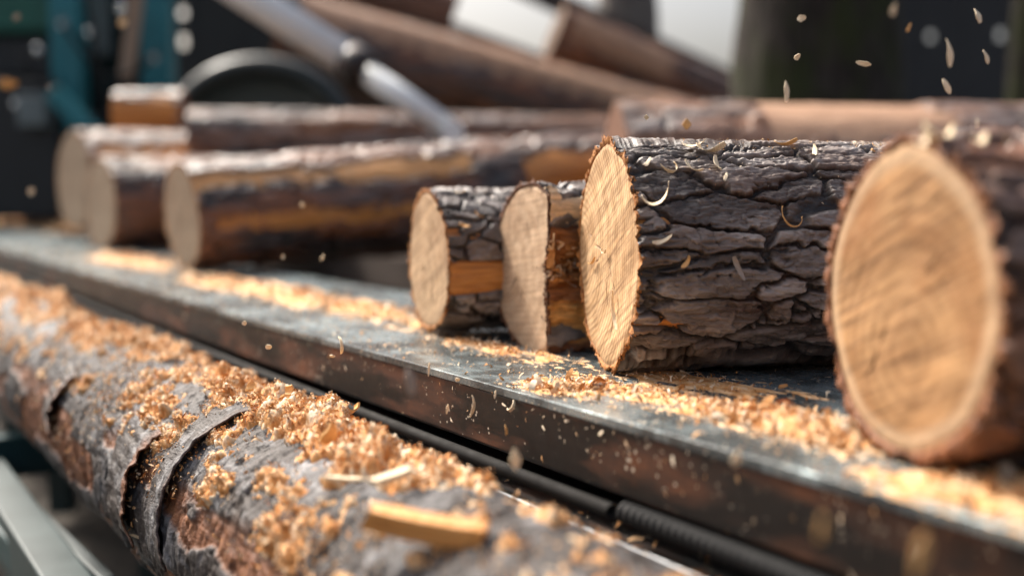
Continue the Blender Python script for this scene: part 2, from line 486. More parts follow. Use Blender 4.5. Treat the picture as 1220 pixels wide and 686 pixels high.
    for _ in range(fringe):
        a = rs.uniform(0, 2 * PI); k = int(a / (2 * PI) * nt) % nt
        r0 = ro[k] - rs.uniform(0, .004); ln = rs.uniform(.35, 1.3) * spike; wd = rs.uniform(.0006, .0022)
        er = np.array([0, -math.sin(a), math.cos(a)]); et = np.array([0, -math.cos(a), -math.sin(a)]); ex = np.array([1., 0, 0])
        p = np.array([shear * -math.sin(a) * r0 - rs.uniform(-.001, .002), -math.sin(a) * r0, R + math.cos(a) * r0])
        tip = p + er * ln + et * rs.uniform(-.6, .6) * ln + ex * rs.uniform(-.4, .3) * ln
        Vl.append(np.array([p - et * wd, p + et * wd, p + ex * wd * 1.6, tip]))
        Fl.append(np.array([[off, off + 1, off + 3, off + 3], [off + 1, off + 2, off + 3, off + 3], [off + 2, off, off + 3, off + 3]])); off += 4
    Vall = np.concatenate(Vl)
    quads = [tuple(f) if f[2] != f[3] else tuple(f[:3]) for f in np.concatenate(Fl).tolist()]
    me = bpy.data.meshes.new('inner_bark'); me.from_pydata(Vall.tolist(), [], quads)
    for p in me.polygons: p.use_smooth = True
    link('inner_bark', me, rim, root)
    # the sawn face, with a few drying checks
    nr, nf_ = 90, 720
    t5 = np.linspace(0, 2 * PI, nf_, endpoint=False)
    q = np.linspace(.0, 1, nr) ** .8
    Q, T4 = np.meshgrid(q, t5, indexing='ij')
    rf = (outline(t5, 0 * t5) - thick * rim_w + .0012)[None, :] * np.maximum(Q, .001)
    yy, zz = -np.sin(T4) * rf, np.cos(T4) * rf
    kk = np.zeros_like(Q)
    for _ in range(7):
        a0 = rs.uniform(0, 2 * PI); q0 = rs.uniform(.1, .7); q1 = q0 + rs.uniform(.12, .3); wd = rs.uniform(.0005, .0011)
        dd = (T4 - a0 - .12 * vnoise(Q * 5, 0 * Q + a0, 0 * Q, seed) + PI) % (2 * PI) - PI
        kk = np.maximum(kk, np.exp(-(dd * rf / wd) ** 2) * sstep(q0, q0 + .06, Q) * (1 - sstep(q1 - .1, q1, Q)))
    bumpy = .0009 * fbm(yy * 30, zz * 30, 0 * yy, seed + 70, 3) + .0012 * kk
    V4 = np.stack([shear * yy + bumpy - .001 + .0016 * sstep(.94, 1, Q), yy, R + zz], -1)
    me = np_mesh('cut_face', V4, grid_faces(nr, nf_, True)[:, ::-1], {'e': Q, 'k': kk})
    link('cut_face', me, cut, root)
    # far end cap, plain sawn wood
    xe = L
    re = rout[-1]
    Ve = np.stack([xe + 0 * th, -np.sin(th) * re, R + np.cos(th) * re + bend * L * L], -1)
    me = bpy.data.meshes.new('far_end'); me.from_pydata(Ve.tolist(), [], [tuple(range(len(th)))])
    link('far_end', me, cut, root)
    lg = Log(); lg.root = root; lg.R = R; lg.yaw = yaw; lg.base = Vector(base); lg.tilt = tilt
    lg.M = Matrix.Translation(Vector(base)) @ Euler((0, -tilt, yaw)).to_matrix().to_4x4()
    lg.outline = outline
    return lg

def hit_log(lg, u, v):
    """where the sight line through a point of the photo meets the log: world point, outward normal, axis"""
    Mi = lg.M.inverted(); o = Mi @ CAM; d = Mi.to_3x3() @ ray(u, v)
    oy, oz = o.y, o.z - lg.R
    a = d.y ** 2 + d.z ** 2; b = 2 * (oy * d.y + oz * d.z); c = oy * oy + oz * oz - lg.R ** 2
    disc = max(b * b - 4 * a * c, 0)
    tt = (-b - math.sqrt(disc)) / (2 * a)
    p = o + d * tt
    n = Vector((0, p.y, p.z - lg.R)).normalized()
    return lg.M @ p, (lg.M.to_3x3() @ n), (lg.M.to_3x3() @ Vector((1, 0, 0)))

cutA = mat_cut('sawn_face_grey_tan', (.50, .35, .215), (.29, .175, .09), (.02, -.02), .095, 750, -1.2, .6, (.24, .13, .07), .6, R=.1)
cutB = mat_cut('sawn_face_pinkish', (.60, .44, .30), (.38, .24, .14), (.07, .0), .1, 800, -1.45, .4, (.34, .19, .1), .5, R=.1)
cutC = mat_cut('sawn_face_pale', (.62, .43, .25), (.34, .195, .085), (.10, .01), .12, 560, -1.15, .85, (.36, .19, .08), .4, R=.12, ring_amt=1.0)
cutD = mat_cut('sawn_face_honey', (.42, .25, .12), (.21, .105, .042), (-.01, -.03), .112, 330, -1.2, 1.0, (.24, .095, .028), .85, edge=(.62, .46, .30), R=.11, ring_amt=.55, band=(15, 3))
cutE = mat_cut('sawn_face_weathered', (.34, .255, .175), (.22, .15, .095), (.0, .0), .13, 600, .4, .4, (.22, .12, .06), .5, R=.13)

LOGS = {}
LOGS['A'] = make_log('smallest sharp log with a bare orange strip along its side, left of the split log', on_z(511, 398, 0), R_(19), .098, 2.0, BARK_MAIN, cutA,
    seed=4, fx=.0016, fth=.7, dlen=.24, tlo=10, thi=140, amp=.009, cell=(.06, .028), peels=((89, 111, 0, 2.0), (58, 68, -.02, .035)), raw=RAW_O, fringe=110, shear=-.03)
LOGS['B'] = make_log('split half log with a crescent cut end and torn orange inner wood', at(632, 424, 1.33) * 1, R_(16), .107, 1.9, BARK_MAIN, cutB, rim=RIMD,
    seed=9, fx=.002, fth=.8, dlen=.3, tlo=-40, thi=160, amp=.008, peels=((26, 153, -.02, 1.9),), raw=RAW_SPLIT, front=.050, raw_rough=.007,
    fringe=260, shear=-.16, thick=.005, lobes=.008, spike=.005)
LOGS['C'] = make_log('largest sharp log with deeply cracked grey bark and shavings on it', at(722, 440, 1.165), R_(10.6), .1235, 2.2, BARK_MAIN, cutC,
    seed=2, fx=.0011, fth=.42, dlen=.52, tlo=15, thi=140, amp=.0105, cell=(.10, .031), thick=.008,
    peels=((69, 73, -.02, .03), (121, 124, -.02, .05)), fringe=230, lobes=.008, spike=.0055)
LOGS['D'] = make_log('blurred nearest log with a honey coloured cut end at the right edge of the photo', on_z(1071, 553, 0), R_(11), .1165, 1.8, BARK_RED, cutD, rim=RIM2,
    seed=13, fx=.003, fth=1.2, dlen=.3, tlo=-30, thi=150, amp=.012, thick=.0105, fringe=120, lobes=.012, spike=.004,
    peels=((60, 120, .05, .5),), raw=RAW_R)
LOGS['E'] = make_log('long log with peeled tan and rust red stripes, behind the smallest sharp log', on_z(222, 322, 0), R_(20), .133, 2.3, BARK_DARK, cutE,
    tilt=R_(3.6), grow=.022, shear=-.26, seed=22, fx=.006, fth=2, dlen=1.6, tlo=-30, thi=150, amp=.012, cell=(.15, .045),
    peels=((36, 60, -.02, .7), (92, 106, .05, 1.2), (40, 95, .85, 2.3)), raw=[mat_wood_raw('bare_wood_amber', (.74, .42, .17), (.58, .28, .085), (.26, .10, .03), .4), RAW_O, RAW_O], fringe=60, spike=.006)
LOGS['F'] = make_log('dark blurred log with a grey cut end, left of the long striped log', on_z(122, 298, 0), R_(22), .155, 1.9, BARK_DARK, cutE,
    shear=-.28, seed=31, fx=.008, fth=2, dlen=1., tlo=-30, thi=150, amp=.012, cell=(.15, .05), peels=((64, 92, .2, .6),), raw=RAW_R, fringe=40)
pG = at(90, 276, 4.0)
LOGS['G'] = make_log('leftmost log with a pale grey cut end, partly behind the dark blurred log', pG, R_(24), .185, 1.5, BARK_PALE, cutE,
    shear=-.28, seed=37, fx=.01, fth=2, dlen=.8, tlo=-30, thi=150, amp=.012, cell=(.15, .05), peels=((40, 85, .05, .9),), raw=RAW_O, fringe=30)
LOGS['H'] = make_log('short orange barkless log lying on top of the leftmost logs', at(141, 165, 4.35), R_(3), .095, .26, BARK_PALE, RIMD,
    seed=41, fx=.01, fth=3, dlen=.26, tlo=-30, thi=150, amp=.008, peels=((45, 150, -.02, .26),), raw=RAW_O, fringe=30)
LOGS['I'] = make_log('grey log lying behind the long striped log, under the tilted cylinder', at(226, 205, 4.0), R_(13), .115, 2.4, BARK_PALE, cutE,
    seed=43, fx=.01, fth=2, dlen=1.6, tlo=-30, thi=150, amp=.01, cell=(.2, .05), peels=((55, 75, .4, 1.3),), raw=RAW_R, fringe=20)
pJ = at(733, 120, 2.75)
LOGS['J'] = make_log('thick log behind the largest sharp log, grey bark turning to bare tan wood', (pJ.x, pJ.y, pJ.z - .4), R_(4), .2, 2.4, BARK_PALE, RIMD,
    seed=47, fx=.008, fth=1.6, dlen=1.6, tlo=-40, thi=110, amp=.012, cell=(.2, .06), peels=((-35, 70, .36, .8), (22, 60, 1.05, 1.4)), raw=RAW_K, rim=RIMD, fringe=40)

cutK = mat_cut('sawn_face_dark', (.16, .10, .065), (.10, .06, .036), (.0, .0), .2, 500, .4, .4, (.06, .03, .02), .5)
# logs on the loading ramp, far back
def ramp_log(label, p0, p1, R, bark, seed, peels=(), raw=RAW_T):
    d = p1 - p0
    yaw = math.atan2(d.y, d.x); tilt = math.atan2(d.z, math.hypot(d.x, d.y))
    base = p0 - Vector((0, 0, R))
    return make_log(label, base, yaw, R, d.length, bark, cutK, tilt=tilt, seed=seed, fx=.015, fth=3, dlen=d.length, tlo=-60, thi=180,
                    amp=.015, cell=(.3, .07), peels=peels, raw=raw, fringe=0, group='logs sloping down the ramp behind')
ramp_log('lower sloping log with a dark underside and a pale strip coloured in for its lit top, behind the tilted cylinder', at(318, 38, 6.0), at(960, 212, 6.6), .245, BARK_DARK, 51, ((18, 70, .1, 2.9),), RAW_K)  # the pale bare strip puts the lit top into the colour
ramp_log('upper sloping log of reddish wood against the bright sky', at(646, 38, 6.85), at(1010, 196, 7.2), .19, BARK_RED, 57, ((30, 95, .08, .75),), RAW_K)
ramp_log('short sloping log whose lower end stops left of the bright sky gap', at(200, -100, 7.7), at(528, 22, 7.9), .2, BARK_RED, 63, ((30, 120, .2, 1.4),), RAW_K)

# ------------------------------------------------------------------ shavings
def shaving_mesh(length, width, thick, curl, twist, seed=0, seg=14, taper=.5, spiral=0.):
    rs = random.Random(seed)
    pts = []; frames = []
    pos = Vector((0, 0, 0)); ang = -curl / 2
    for i in range(seg + 1):
        q = i / seg
        pts.append(pos.copy()); frames.append(ang)
        pos = pos + Vector((math.cos(ang), 0, math.sin(ang))) * length / seg + Vector((0, spiral * length / seg, 0))
        ang += curl / seg * (1 + .5 * math.sin(q * 5 + seed))
    c = sum(pts, Vector()) / len(pts)
    V, F = [], []
    for i, (p, a) in enumerate(zip(pts, frames)):
        q = i / seg
        w = width * (1 - taper * abs(2 * q - 1) ** 2) * (1 + .12 * math.sin(q * 9 + seed)) / 2
        tw = twist * (q - .5)
        side = Vector((0, math.cos(tw), math.sin(tw)))
        nrm = Vector((-math.sin(a), 0, math.cos(a)))
        side = (Vector((0, 1, 0)) * math.cos(tw) + nrm * math.sin(tw)); nn = (nrm * math.cos(tw) - Vector((0, 1, 0)) * math.sin(tw))
        for sy, sz in ((-1, -1), (1, -1), (1, 1), (-1, 1)):
            V.append(p - c + side * w * sy + nn * thick / 2 * sz)
    for i in range(seg):
        for k in range(4):
            F.append((i * 4 + k, i * 4 + (k + 1) % 4, i * 4 + 4 + (k + 1) % 4, i * 4 + 4 + k))
    F.append((3, 2, 1, 0)); e = seg * 4; F.append((e, e + 1, e + 2, e + 3))
    me = bpy.data.meshes.new('wood_shaving'); me.from_pydata([tuple(v) for v in V], [], F)
    return me

def place_shaving(lg, u, v, rotd, length, curl, m, label, width=.003, lift=.003, seed=0, spiral=.15, name='wood_shaving', stand=0.0):
    p, n, ax = hit_log(lg, u, v)
    side = n.cross(ax).normalized()
    e1 = (ax * math.cos(R_(rotd)) + side * math.sin(R_(rotd))).normalized()
    # the curl opens in the plane spanned by e1 and a tilted normal so the arc reads from the side
    nz = (n * (1 - stand) + side * stand).normalized()
    e2 = (nz - e1 * nz.dot(e1)).normalized(); e3 = e2.cross(e1).normalized() * -1
    M = Matrix((e1, e3, e2)).transposed().to_4x4()
    me = shaving_mesh(length, width * 1.45, .0006, curl, 1.5, seed, spiral=spiral)
    o = link(name, me, m)
    o.matrix_world = Matrix.Translation(p + n * lift) @ M
    tag(o, label, 'wood shaving', 'curled shavings caught on the logs')
    return o

C = LOGS['C']; A = LOGS['A']; B = LOGS['B']; D = LOGS['D']
SH = [
    (C, 780, 240, 20, .045, 2.6, CHIP, 'longest curled shaving, hooking off the largest log just right of its cut end', .0042, .010, .55),
    (C, 845, 182, -25, .034, 2.2, CHIP, 'broad pale shaving in the clump on top of the largest log', .007, .006, .5),
    (C, 826, 177, 30, .030, 1.3, CHIP, 'flat pale shaving left of the broad one on top of the largest log', .007, .005, .3),
    (C, 853, 199, -70, .020, 1.6, CHIP, 'short shaving hanging below the broad pale one on the largest log', .004, .005, .6),
    (C, 797, 206, 60, .030, 4.0, CHIP, 'tight ring shaped shaving near the top left of the largest log', .0035, .007, .8),
    (C, 824, 203, -40, .024, 1.4, CHIP, 'thin slanting shaving below the clump on the largest log', .0032, .005, .5),
    (C, 770, 198, 60, .014, 1.0, CHIP, 'tiny pale chip at the top left of the largest log bark', .003, .005, .3),
    (C, 935, 176, -15, .026, 1.5, CHIP2, 'arched orange shaving by the top edge of the largest log', .004, .006, .6),
    (C, 968, 187, 75, .022, 2.2, CHIP, 'forked looking upright shaving at the top right of the largest log', .0035, .007, .7),
    (C, 863, 214, 75, .012, .8, CHIP, 'small upright sliver under the broad pale clump', .0025, .004, .4),
    (C, 938, 264, 15, .040, 4.2, CHIP2, 'orange looped shaving in the middle of the largest log bark', .0028, .008, .8),
    (C, 815, 312, 70, .018, 2.4, CHIP2, 'small orange hook on the dark lower bark of the largest log', .003, .006, .7),
    (C, 787, 287, 25, .022, 1.4, CHIP, 'greyish pale sliver right of the cut end, below the hooked shaving', .0032, .005, .4),
    (C, 878, 319, -55, .026, .5, CHIPG, 'grey straight splinter lying in a bark crack of the largest log', .004, .005, .2),
    (A, 548, 232, 10, .016, 1.4, CHIP, 'pale chip on top of the smallest sharp log', .003, .004, .4),
    (A, 570, 258, -30, .014, 1.8, CHIP2, 'orange chip on the grey bark of the smallest sharp log', .003, .004, .5),
    (A, 553, 270, 0, .016, 1.0, CHIP2, 'tan chip beside the cut end of the smallest sharp log', .004, .004, .3),
]
for i, (lg, u, v, r, ln, cu, m, lb, w, lift, st) in enumerate(SH):
    place_shaving(lg, u, v, r, ln, cu, m, lb, w, lift, i, stand=st)

def face_chip(lg, dy, dz, ln, curl, rot, label, m=CHIP):
    me = shaving_mesh(ln, .0035, .0005, curl, 1.0, int(ln * 5000))
    o = link('wood_shaving', me, m)
    o.matrix_world = lg.M @ Matrix.Translation((-.005, dy, lg.R + dz)) @ Matrix.Rotation(rot, 4, 'X') @ Matrix.Rotation(PI / 2, 4, 'Z')
    tag(o, label, 'wood shaving', 'curled shavings caught on the logs')
face_chip(C, -.005, .004, .022, 2.6, .4, 'bright white curl stuck on the pale cut end of the largest log')
face_chip(C, .045, -.01, .03, .8, -.3, 'thin curved strand low on the pale cut end of the largest log', CHIP2)
face_chip(C, -.045, -.055, .045, .9, 1.2, 'long fine strand hanging on the lower right of the largest cut end')
# pale blurred clumps of shavings on the nearest log
for i, (u, v, s_, lb) in enumerate(((1116, 152, .013, 'blurred pale shaving on the top edge of the nearest log'), (1095, 162, .006, 'small blurred chip left of the pale shaving on the nearest log'),
                                    (1165, 160, .006, 'blurred speck of wood on the bark of the nearest log'))):
    place_shaving(D, u, v + 14, 20, s_ * 2, 2.2, CHIP, lb, s_, .005, 80 + i, stand=.3)

# things falling through the air: (u, v, depth, length, width, curl, roll, material, label)
FLY = [
    (955, 22, 1.25, .010, .008, .4, 10, CHIP, 'round bright chip in the air, topmost above the mossy trunk'),
    (950, 68, 1.22, .008, .007, .4, 40, CHIP, 'small bright chip in the air below the topmost round chip'),
    (1029, 76, 1.22, .018, .006, .5, -10, CHIP, 'flat chip flying level in front of the mossy trunk'),
    (937, 109, 1.3, .024, .008, .5, 95, CHIP, 'upright chip just above the thick rear log'),
    (1165, 19, 1.3, .018, .012, .8, 120, CHIP, 'leaf shaped yellow chip in the air at the top right'),
    (1131, 63, 1.4, .036, .014, .6, 105, CHIP, 'largest chip in the air at the upper right'),
    (1175, 68, 1.3, .018, .008, .5, 120, CHIP, 'pointed chip in the air right of the largest one'),
    (1128, 103, 1.3, .020, .007, .5, 115, CHIP, 'slim chip in the air below the largest one'),
    (1083, 33, 1.5, .012, .006, .5, 60, CHIP2, 'dim orange chip in the air near the right of the trunk'),
    (1065, 12, .8, .008, .008, .5, 60, CHIP, 'blurred chip by the top edge over the mossy trunk'),
    (770, 140, 1.15, .005, .005, .3, 0, CHIP, 'tiny glowing speck above the largest log, left of its clump'),
    (818, 148, 1.3, .012, .010, .6, 90, CHIP2, 'orange chip in the air just above the largest log'),
    (1164, 147, .9, .006, .005, .6, 90, CHIP, 'pale chip in the air over the bark of the nearest log'),
    (406, 411, 1.15, .030, .0035, 2.6, 95, CHIP, 'hook shaped shaving falling in front of the beam, left of the smallest sharp log'),
    (320, 413, 1.15, .007, .006, .4, 0, CHIP, 'small chip falling in front of the beam, left of the hook shaped shaving'),
    (291, 385, 1.1, .005, .005, .4, 0, CHIP, 'tiny chip falling before the beam, highest on its left half'),
    (396, 424, 1.1, .006, .004, .4, 0, CHIP, 'tiny chip falling just below the hook shaped shaving'),
    (360, 244, 1.6, .008, .007, .4, 0, CHIP, 'bright speck in front of the long striped log'),
    (384, 307, 1.5, .009, .004, .4, 60, CHIP, 'small slanting fleck in the shadow under the long striped log'),
    (337, 306, 1.5, .006, .005, .4, 60, CHIP, 'small round fleck in the shadow under the long striped log'),
    (249, 327, 1.9, .014, .012, .5, 20, CHIP, 'blurred chip below the cut end of the long striped log'),
    (489, 455, .78, .020, .009, .5, 95, CHIPG, 'soft grey blurred chip falling in front of the beam'),
    (511, 440, 1.05, .014, .002, .3, 85, CHIP, 'thin upright sliver falling before the beam under the smallest sharp log'),
    (533, 487, 1.05, .010, .003, .8, 80, CHIP, 'small sliver falling before the beam below the thin upright one'),
    (563, 484, 1.05, .024, .004, 1.2, 92, CHIP, 'long jagged sliver falling in the middle of the beam face'),
    (609, 484, 1.04, .026, .0035, 3.4, 60, CHIP, 'C shaped curl falling in front of the beam below the split log'),
    (590, 470, 1.04, .008, .002, .3, 80, CHIP, 'fine sliver falling left of the C shaped curl'),
    (603, 512, 1.0, .010, .004, .6, 95, CHIP2, 'short orange sliver falling under the C shaped curl'),
    (650, 497, 1.0, .006, .005, .4, 20, CHIP, 'small chip falling right of the C shaped curl'),
    (545, 452, 1.06, .005, .004, .4, 20, CHIP, 'tiny chip falling over the top edge of the beam, under the smallest sharp log'),
    (614, 547, .80, .016, .008, .5, 95, CHIP, 'egg shaped blurred chip falling over the pipe under the beam'),
    (707, 533, 1.0, .006, .006, .4, 20, CHIP2, 'small blurred chip on the dark beam face under the largest log'),
    (877, 546, .72, .010, .008, .5, 70, CHIP, 'pale blurred chip at the top edge of the beam under the nearest log'),
    (979, 629, .5, .011, .005, .4, 80, CHIP2, 'dim brown blurred chip falling at the lower right'),
    (1096, 662, .48, .022, .006, .4, 78, CHIP2, 'long brown blurred chip falling by the bottom edge at the right'),
    (146, 27, 2.4, .022, .018, .4, 30, CHIP, 'round tan blurred chip in front of the green machine'),
    (9, 100, 2.6, .05, .022, .2, 5, CHIP2, 'broad tan blurred chip at the left edge in front of the machine'),
    (58, 104, 2.0, .010, .008, .4, 30, CHIPG, 'dim grey blurred chip in front of the machine'),
    (37, 228, 2.0, .014, .012, .4, 30, CHIP, 'blurred chip left of the leftmost log'),
    (20, 21, 2.2, .016, .012, .4, 30, CHIPG, 'dim blurred chip at the top left corner'),
]
for i, (u, v, y, ln, w, cu, rot, m, lb) in enumerate(FLY):
    me = shaving_mesh(ln, w, .0009, cu, .7, 200 + i, taper=.75)
    o = link('wood_chip', me, m)
    o.location = at(u, v, y)
    o.rotation_euler = (R_(-62 + (i * 37) % 50 - 25), R_(-rot), R_((i * 53) % 40 - 20))
    tag(o, lb, 'wood chip', 'wood chips flying through the air')

# ------------------------------------------------------------------ sawdust
def flakes(P, N, size, seed, curl_hi=3.0, flat=.5):
    """many small curled strips in one mesh; P points, N normals"""
    r = np.random.default_rng(seed); n = len(P); sg = 4
    ln = r.uniform(size[0], size[1], n) * (1 + 1.2 * (r.random(n) > .9)); wd = ln * r.uniform(.10, .36, n); cu = r.uniform(.2, curl_hi, n)
    a = r.normal(size=(n, 3)); nn = N * flat * 2 + r.normal(size=(n, 3)) * (1 - flat)
    nn /= np.linalg.norm(nn, axis=1)[:, None] + 1e-9
    e1 = a - nn * (a * nn).sum(1)[:, None]; e1 /= np.linalg.norm(e1, axis=1)[:, None] + 1e-9
    e2 = np.cross(nn, e1)
    V = np.zeros((n, sg + 1, 2, 3))
    for i in range(sg + 1):
        q = i / sg - .5
        ang = cu * q
        rad = ln / np.maximum(cu, .05)
        c = np.sin(ang) * rad; hgt = (np.cos(ang) - np.cos(cu * .5)) * rad
        w = wd * (1 - 1.1 * q * q * 2) * .5
        base = P + e1 * c[:, None] + nn * hgt[:, None]
        tw = r.normal(0, .25, n)[:, None] * wd[:, None]
        V[:, i, 0] = base - e2 * w[:, None]; V[:, i, 1] = base + e2 * w[:, None] + nn * tw
    b = (np.arange(n) * (sg + 1) * 2)[:, None]
    k = (np.arange(sg) * 2)[None, :]
    F = np.stack([b + k, b + k + 1, b + k + 3, b + k + 2], -1).reshape(-1, 4)
    c = np.repeat(np.clip(r.normal(.6, .32, n), 0, 1), (sg + 1) * 2)
    return V.reshape(-1, 3), F, c

def join_np(parts):
    Vs, Fs, Cs, off = [], [], [], 0
    for V, F, c in parts:
        V = np.asarray(V).reshape(-1, 3)
        Vs.append(V); Fs.append(np.asarray(F) + off); Cs.append(np.asarray(c).ravel()); off += len(V)
    return np.concatenate(Vs), np.concatenate(Fs), np.concatenate(Cs)

# foreground log, parallel to the beam
FG_R = .121
FG_N, FG_Z = -.158, -.165
FG_D = -B_DIR
fg_start = 2.6
fg_o = bp(fg_start, FG_N, FG_Z)
FG_L = 3.6
FG_M = Matrix((FG_D, B_N, Vector((0, 0, 1)))).transposed().to_4x4()
FG_M = Matrix.Translation(fg_o - Vector((0, 0, FG_R))) @ FG_M
fgl = empty('log', fg_o - Vector((0, 0, FG_R)))
fgl.rotation_euler = (0, 0, math.atan2(FG_D.y, FG_D.x))
tag(fgl, 'foreground log with curling silver grey bark under a ridge of sawdust', 'log')

def fg_r(T, x):
    return FG_R * (1 + .02 * np.sin(2 * T + 1) + .012 * np.sin(3 * T) + .03 * vnoise(x * 3.5, np.cos(T), np.sin(T), 91) )

def mat_silver():
    t = NT('bark_silver'); h = t.attr('h'); c = t.attr('c'); rr = t.attr('p')
    band = t.noise(t.coord((22, 5, 5)), 2, 5, .65, .4)
    fine = t.noise(t.coord((130, 40, 40)), 1, 5, .7)
    blot = t.noise(t.coord((8, 12, 12), (2, 2, 2)), 1.4, 4, .65)
    col = t.ramp(band, [(.30, (.022, .018, .017)), (.45, (.085, .08, .08)), (.58, (.20, .195, .197)), (.76, (.42, .41, .41))])
    col = t.mix(t.ramp(blot, [(.44, 0), (.52, .9)]), col, (.038, .027, .022))
    lent = t.noise(t.coord((240, 26, 26), (7, 1, 3)), 1, 3, .6)
    col = t.mix(t.ramp(lent, [(.57, 0), (.64, .8)]), col, (.02, .015, .013))
    crk = t.noise(t.coord((40, 150, 150), (1, 5, 2)), 1, 4, .65)
    col = t.mix(.7, col, t.ramp(crk, [(.3, (.4, .38, .37)), (.6, (1.25, 1.25, 1.25))]), 'MULTIPLY')
    col = t.mix(t.ramp(fine, [(.55, 0), (.72, .75)]), col, (.035, .026, .022))
    col = t.mix(t.ramp(h, [(.15, .85), (.45, 0)]), col, (.03, .018, .012))
    rus = t.noise(t.coord((30, 60, 60)), 1, 4, .6)
    col = t.mix(rr, col, t.ramp(rus, [(.3, (.06, .022, .010)), (.55, (.2, .075, .03)), (.75, (.33, .15, .07))]))
    t.bump(t.math('ADD', t.math('ADD', fine, band), crk), .9, .004)
    return t.done(col, .6, spec=.4)
SILVER = mat_silver()

th = theta_set(-60, 135, .7, 6)
X = np.concatenate([np.arange(0, 1.3, .012), np.arange(1.3, 3.15, .0022), np.arange(3.15, FG_L + .001, .02)])
TH, XX = np.meshgrid(th, X); cs, sn = np.cos(TH), np.sin(TH)
Yc, Zc = -sn * FG_R, cs * FG_R
wx = fbm(XX * 8, Yc * 12, Zc * 12, 300, 3) * .03
# bark lifts in sheets wrapped round the stem: saw-tooth steps along the axis, each with a ragged edge
sx = (XX + wx * 1.6 + .09 * np.sin(TH * 1.3 + 2) + .05 * vnoise(XX * 2, Yc * 6, Zc * 6, 306)) / .26
cellid = np.floor(sx); fr = sx - cellid
rid = _h(cellid.astype(np.int64), cellid.astype(np.int64) * 0 + 3, cellid.astype(np.int64) * 0, 5)
lift = sstep(.72, .985, fr) * (1 - sstep(.987, 1.0, fr)) * (.2 + .9 * rid) * sstep(-.6, .3, fbm(XX * 5, Yc * 14, Zc * 14, 308, 2) + .25)
wr = fbm(XX * 75, Yc * 26, Zc * 26, 310, 5, .6)
wr2 = 1 - np.abs(fbm(XX * 38 + wx * 200, Yc * 14, Zc * 14, 320, 3))
f1, f2, idc, _, _ = worley((XX + wx) / .04, Yc / .07, Zc / .07, 330)
hh = .45 + .25 * wr + .3 * (wr2 - .5) + .25 * sstep(0, .12, f2 - f1) - .15
# torn patches down to the russet inner bark on the lower flank
pm = fbm(XX * 7 + 3, Yc * 15, Zc * 15, 340, 3)
low = np.degrees(TH)
torn = sstep(.10, .22, pm) * sstep(52, 66, low) * (1 - sstep(120, 135, low))
ring_dark = sstep(.86, .99, fr)
rr = fg_r(TH, XX) + .0055 * (hh - .5) + .0035 * lift - .004 * torn + .0016 * fbm(XX * 130, Yc * 60, Zc * 60, 350, 3)
V = np.stack([XX, -sn * rr, FG_R + cs * rr], -1)
me = np_mesh('bark', V, grid_faces(len(X), len(th), True), {'h': np.clip(hh * (1 - .5 * (1 - sstep(0, .03, fr))), 0, 1), 'c': idc, 'p': torn})
link('bark', me, SILVER, fgl)
# free flaps of bark curling off the flank
def flap(x0, t0, dx, dt, lift, seed, inner):
    nx_, nt_ = 40, 60
    xs = np.linspace(0, 1, nx_); ts = np.linspace(0, 1, nt_)
    Tq, Xq = np.meshgrid(ts, xs)
    edge = .10 * fbm(Tq * 6, Xq * 0, Xq * 0 + seed, seed, 3)
    T_ = R_(t0) + (Tq - .5) * R_(dt) + .1 * (Xq - .5)
    x_ = x0 + (Xq + edge * Xq) * dx + .25 * dx * (Tq - .5) ** 2
    up = lift * (Xq ** 1.8) * (1 - .75 * (2 * Tq - 1) ** 2) + .002 + .002 * fbm(Xq * 4, Tq * 14, 0 * Tq, seed + 1, 3)
    up = np.where(Xq < .05, -.004, up)
    r_ = fg_r(T_, x_) + up + .002
    V = np.stack([x_ - up * .8 * Xq, -np.sin(T_) * r_, FG_R + np.cos(T_) * r_], -1)
    h = .5 + .3 * fbm(Xq * 6, Tq * 3, 0 * Tq, seed + 2, 3)
    me = np_mesh('bark_flap', V, grid_faces(nx_, nt_, False), {'h': np.clip(h, 0, 1), 'c': Xq, 'p': sstep(.8, .98, Xq + edge) * inner})
    o = link('bark_flap', me, SILVER, fgl)
    sd = o.modifiers.new('Thickness', 'SOLIDIFY'); sd.thickness = .0022; sd.offset = 0

def fg_xt(u, v):
    """log coordinates where the sight line through (u, v) meets the foreground log"""
    Mi = FG_M.inverted(); o = Mi @ CAM; d = Mi.to_3x3() @ ray(u, v)
    oy, oz = o.y, o.z - FG_R
    a = d.y ** 2 + d.z ** 2; b = 2 * (oy * d.y + oz * d.z); c = oy * oy + oz * oz - FG_R ** 2
    disc = max(b * b - 4 * a * c, 0); tt = (-b - math.sqrt(disc)) / (2 * a)
    p = o + d * tt
    return p.x, math.degrees(math.atan2(-p.y, p.z - FG_R))
for (u, v, dx, dt, lf, sd_, inn) in ((165, 575, .12, 60, .011, 3, .9), (225, 560, .07, 95, .007, 5, .2), (75, 480, .09, 45, .010, 7, .6)):
    x_, t_ = fg_xt(u, v)
    flap(x_ - dx, t_, dx, dt, lf, sd_, inn)

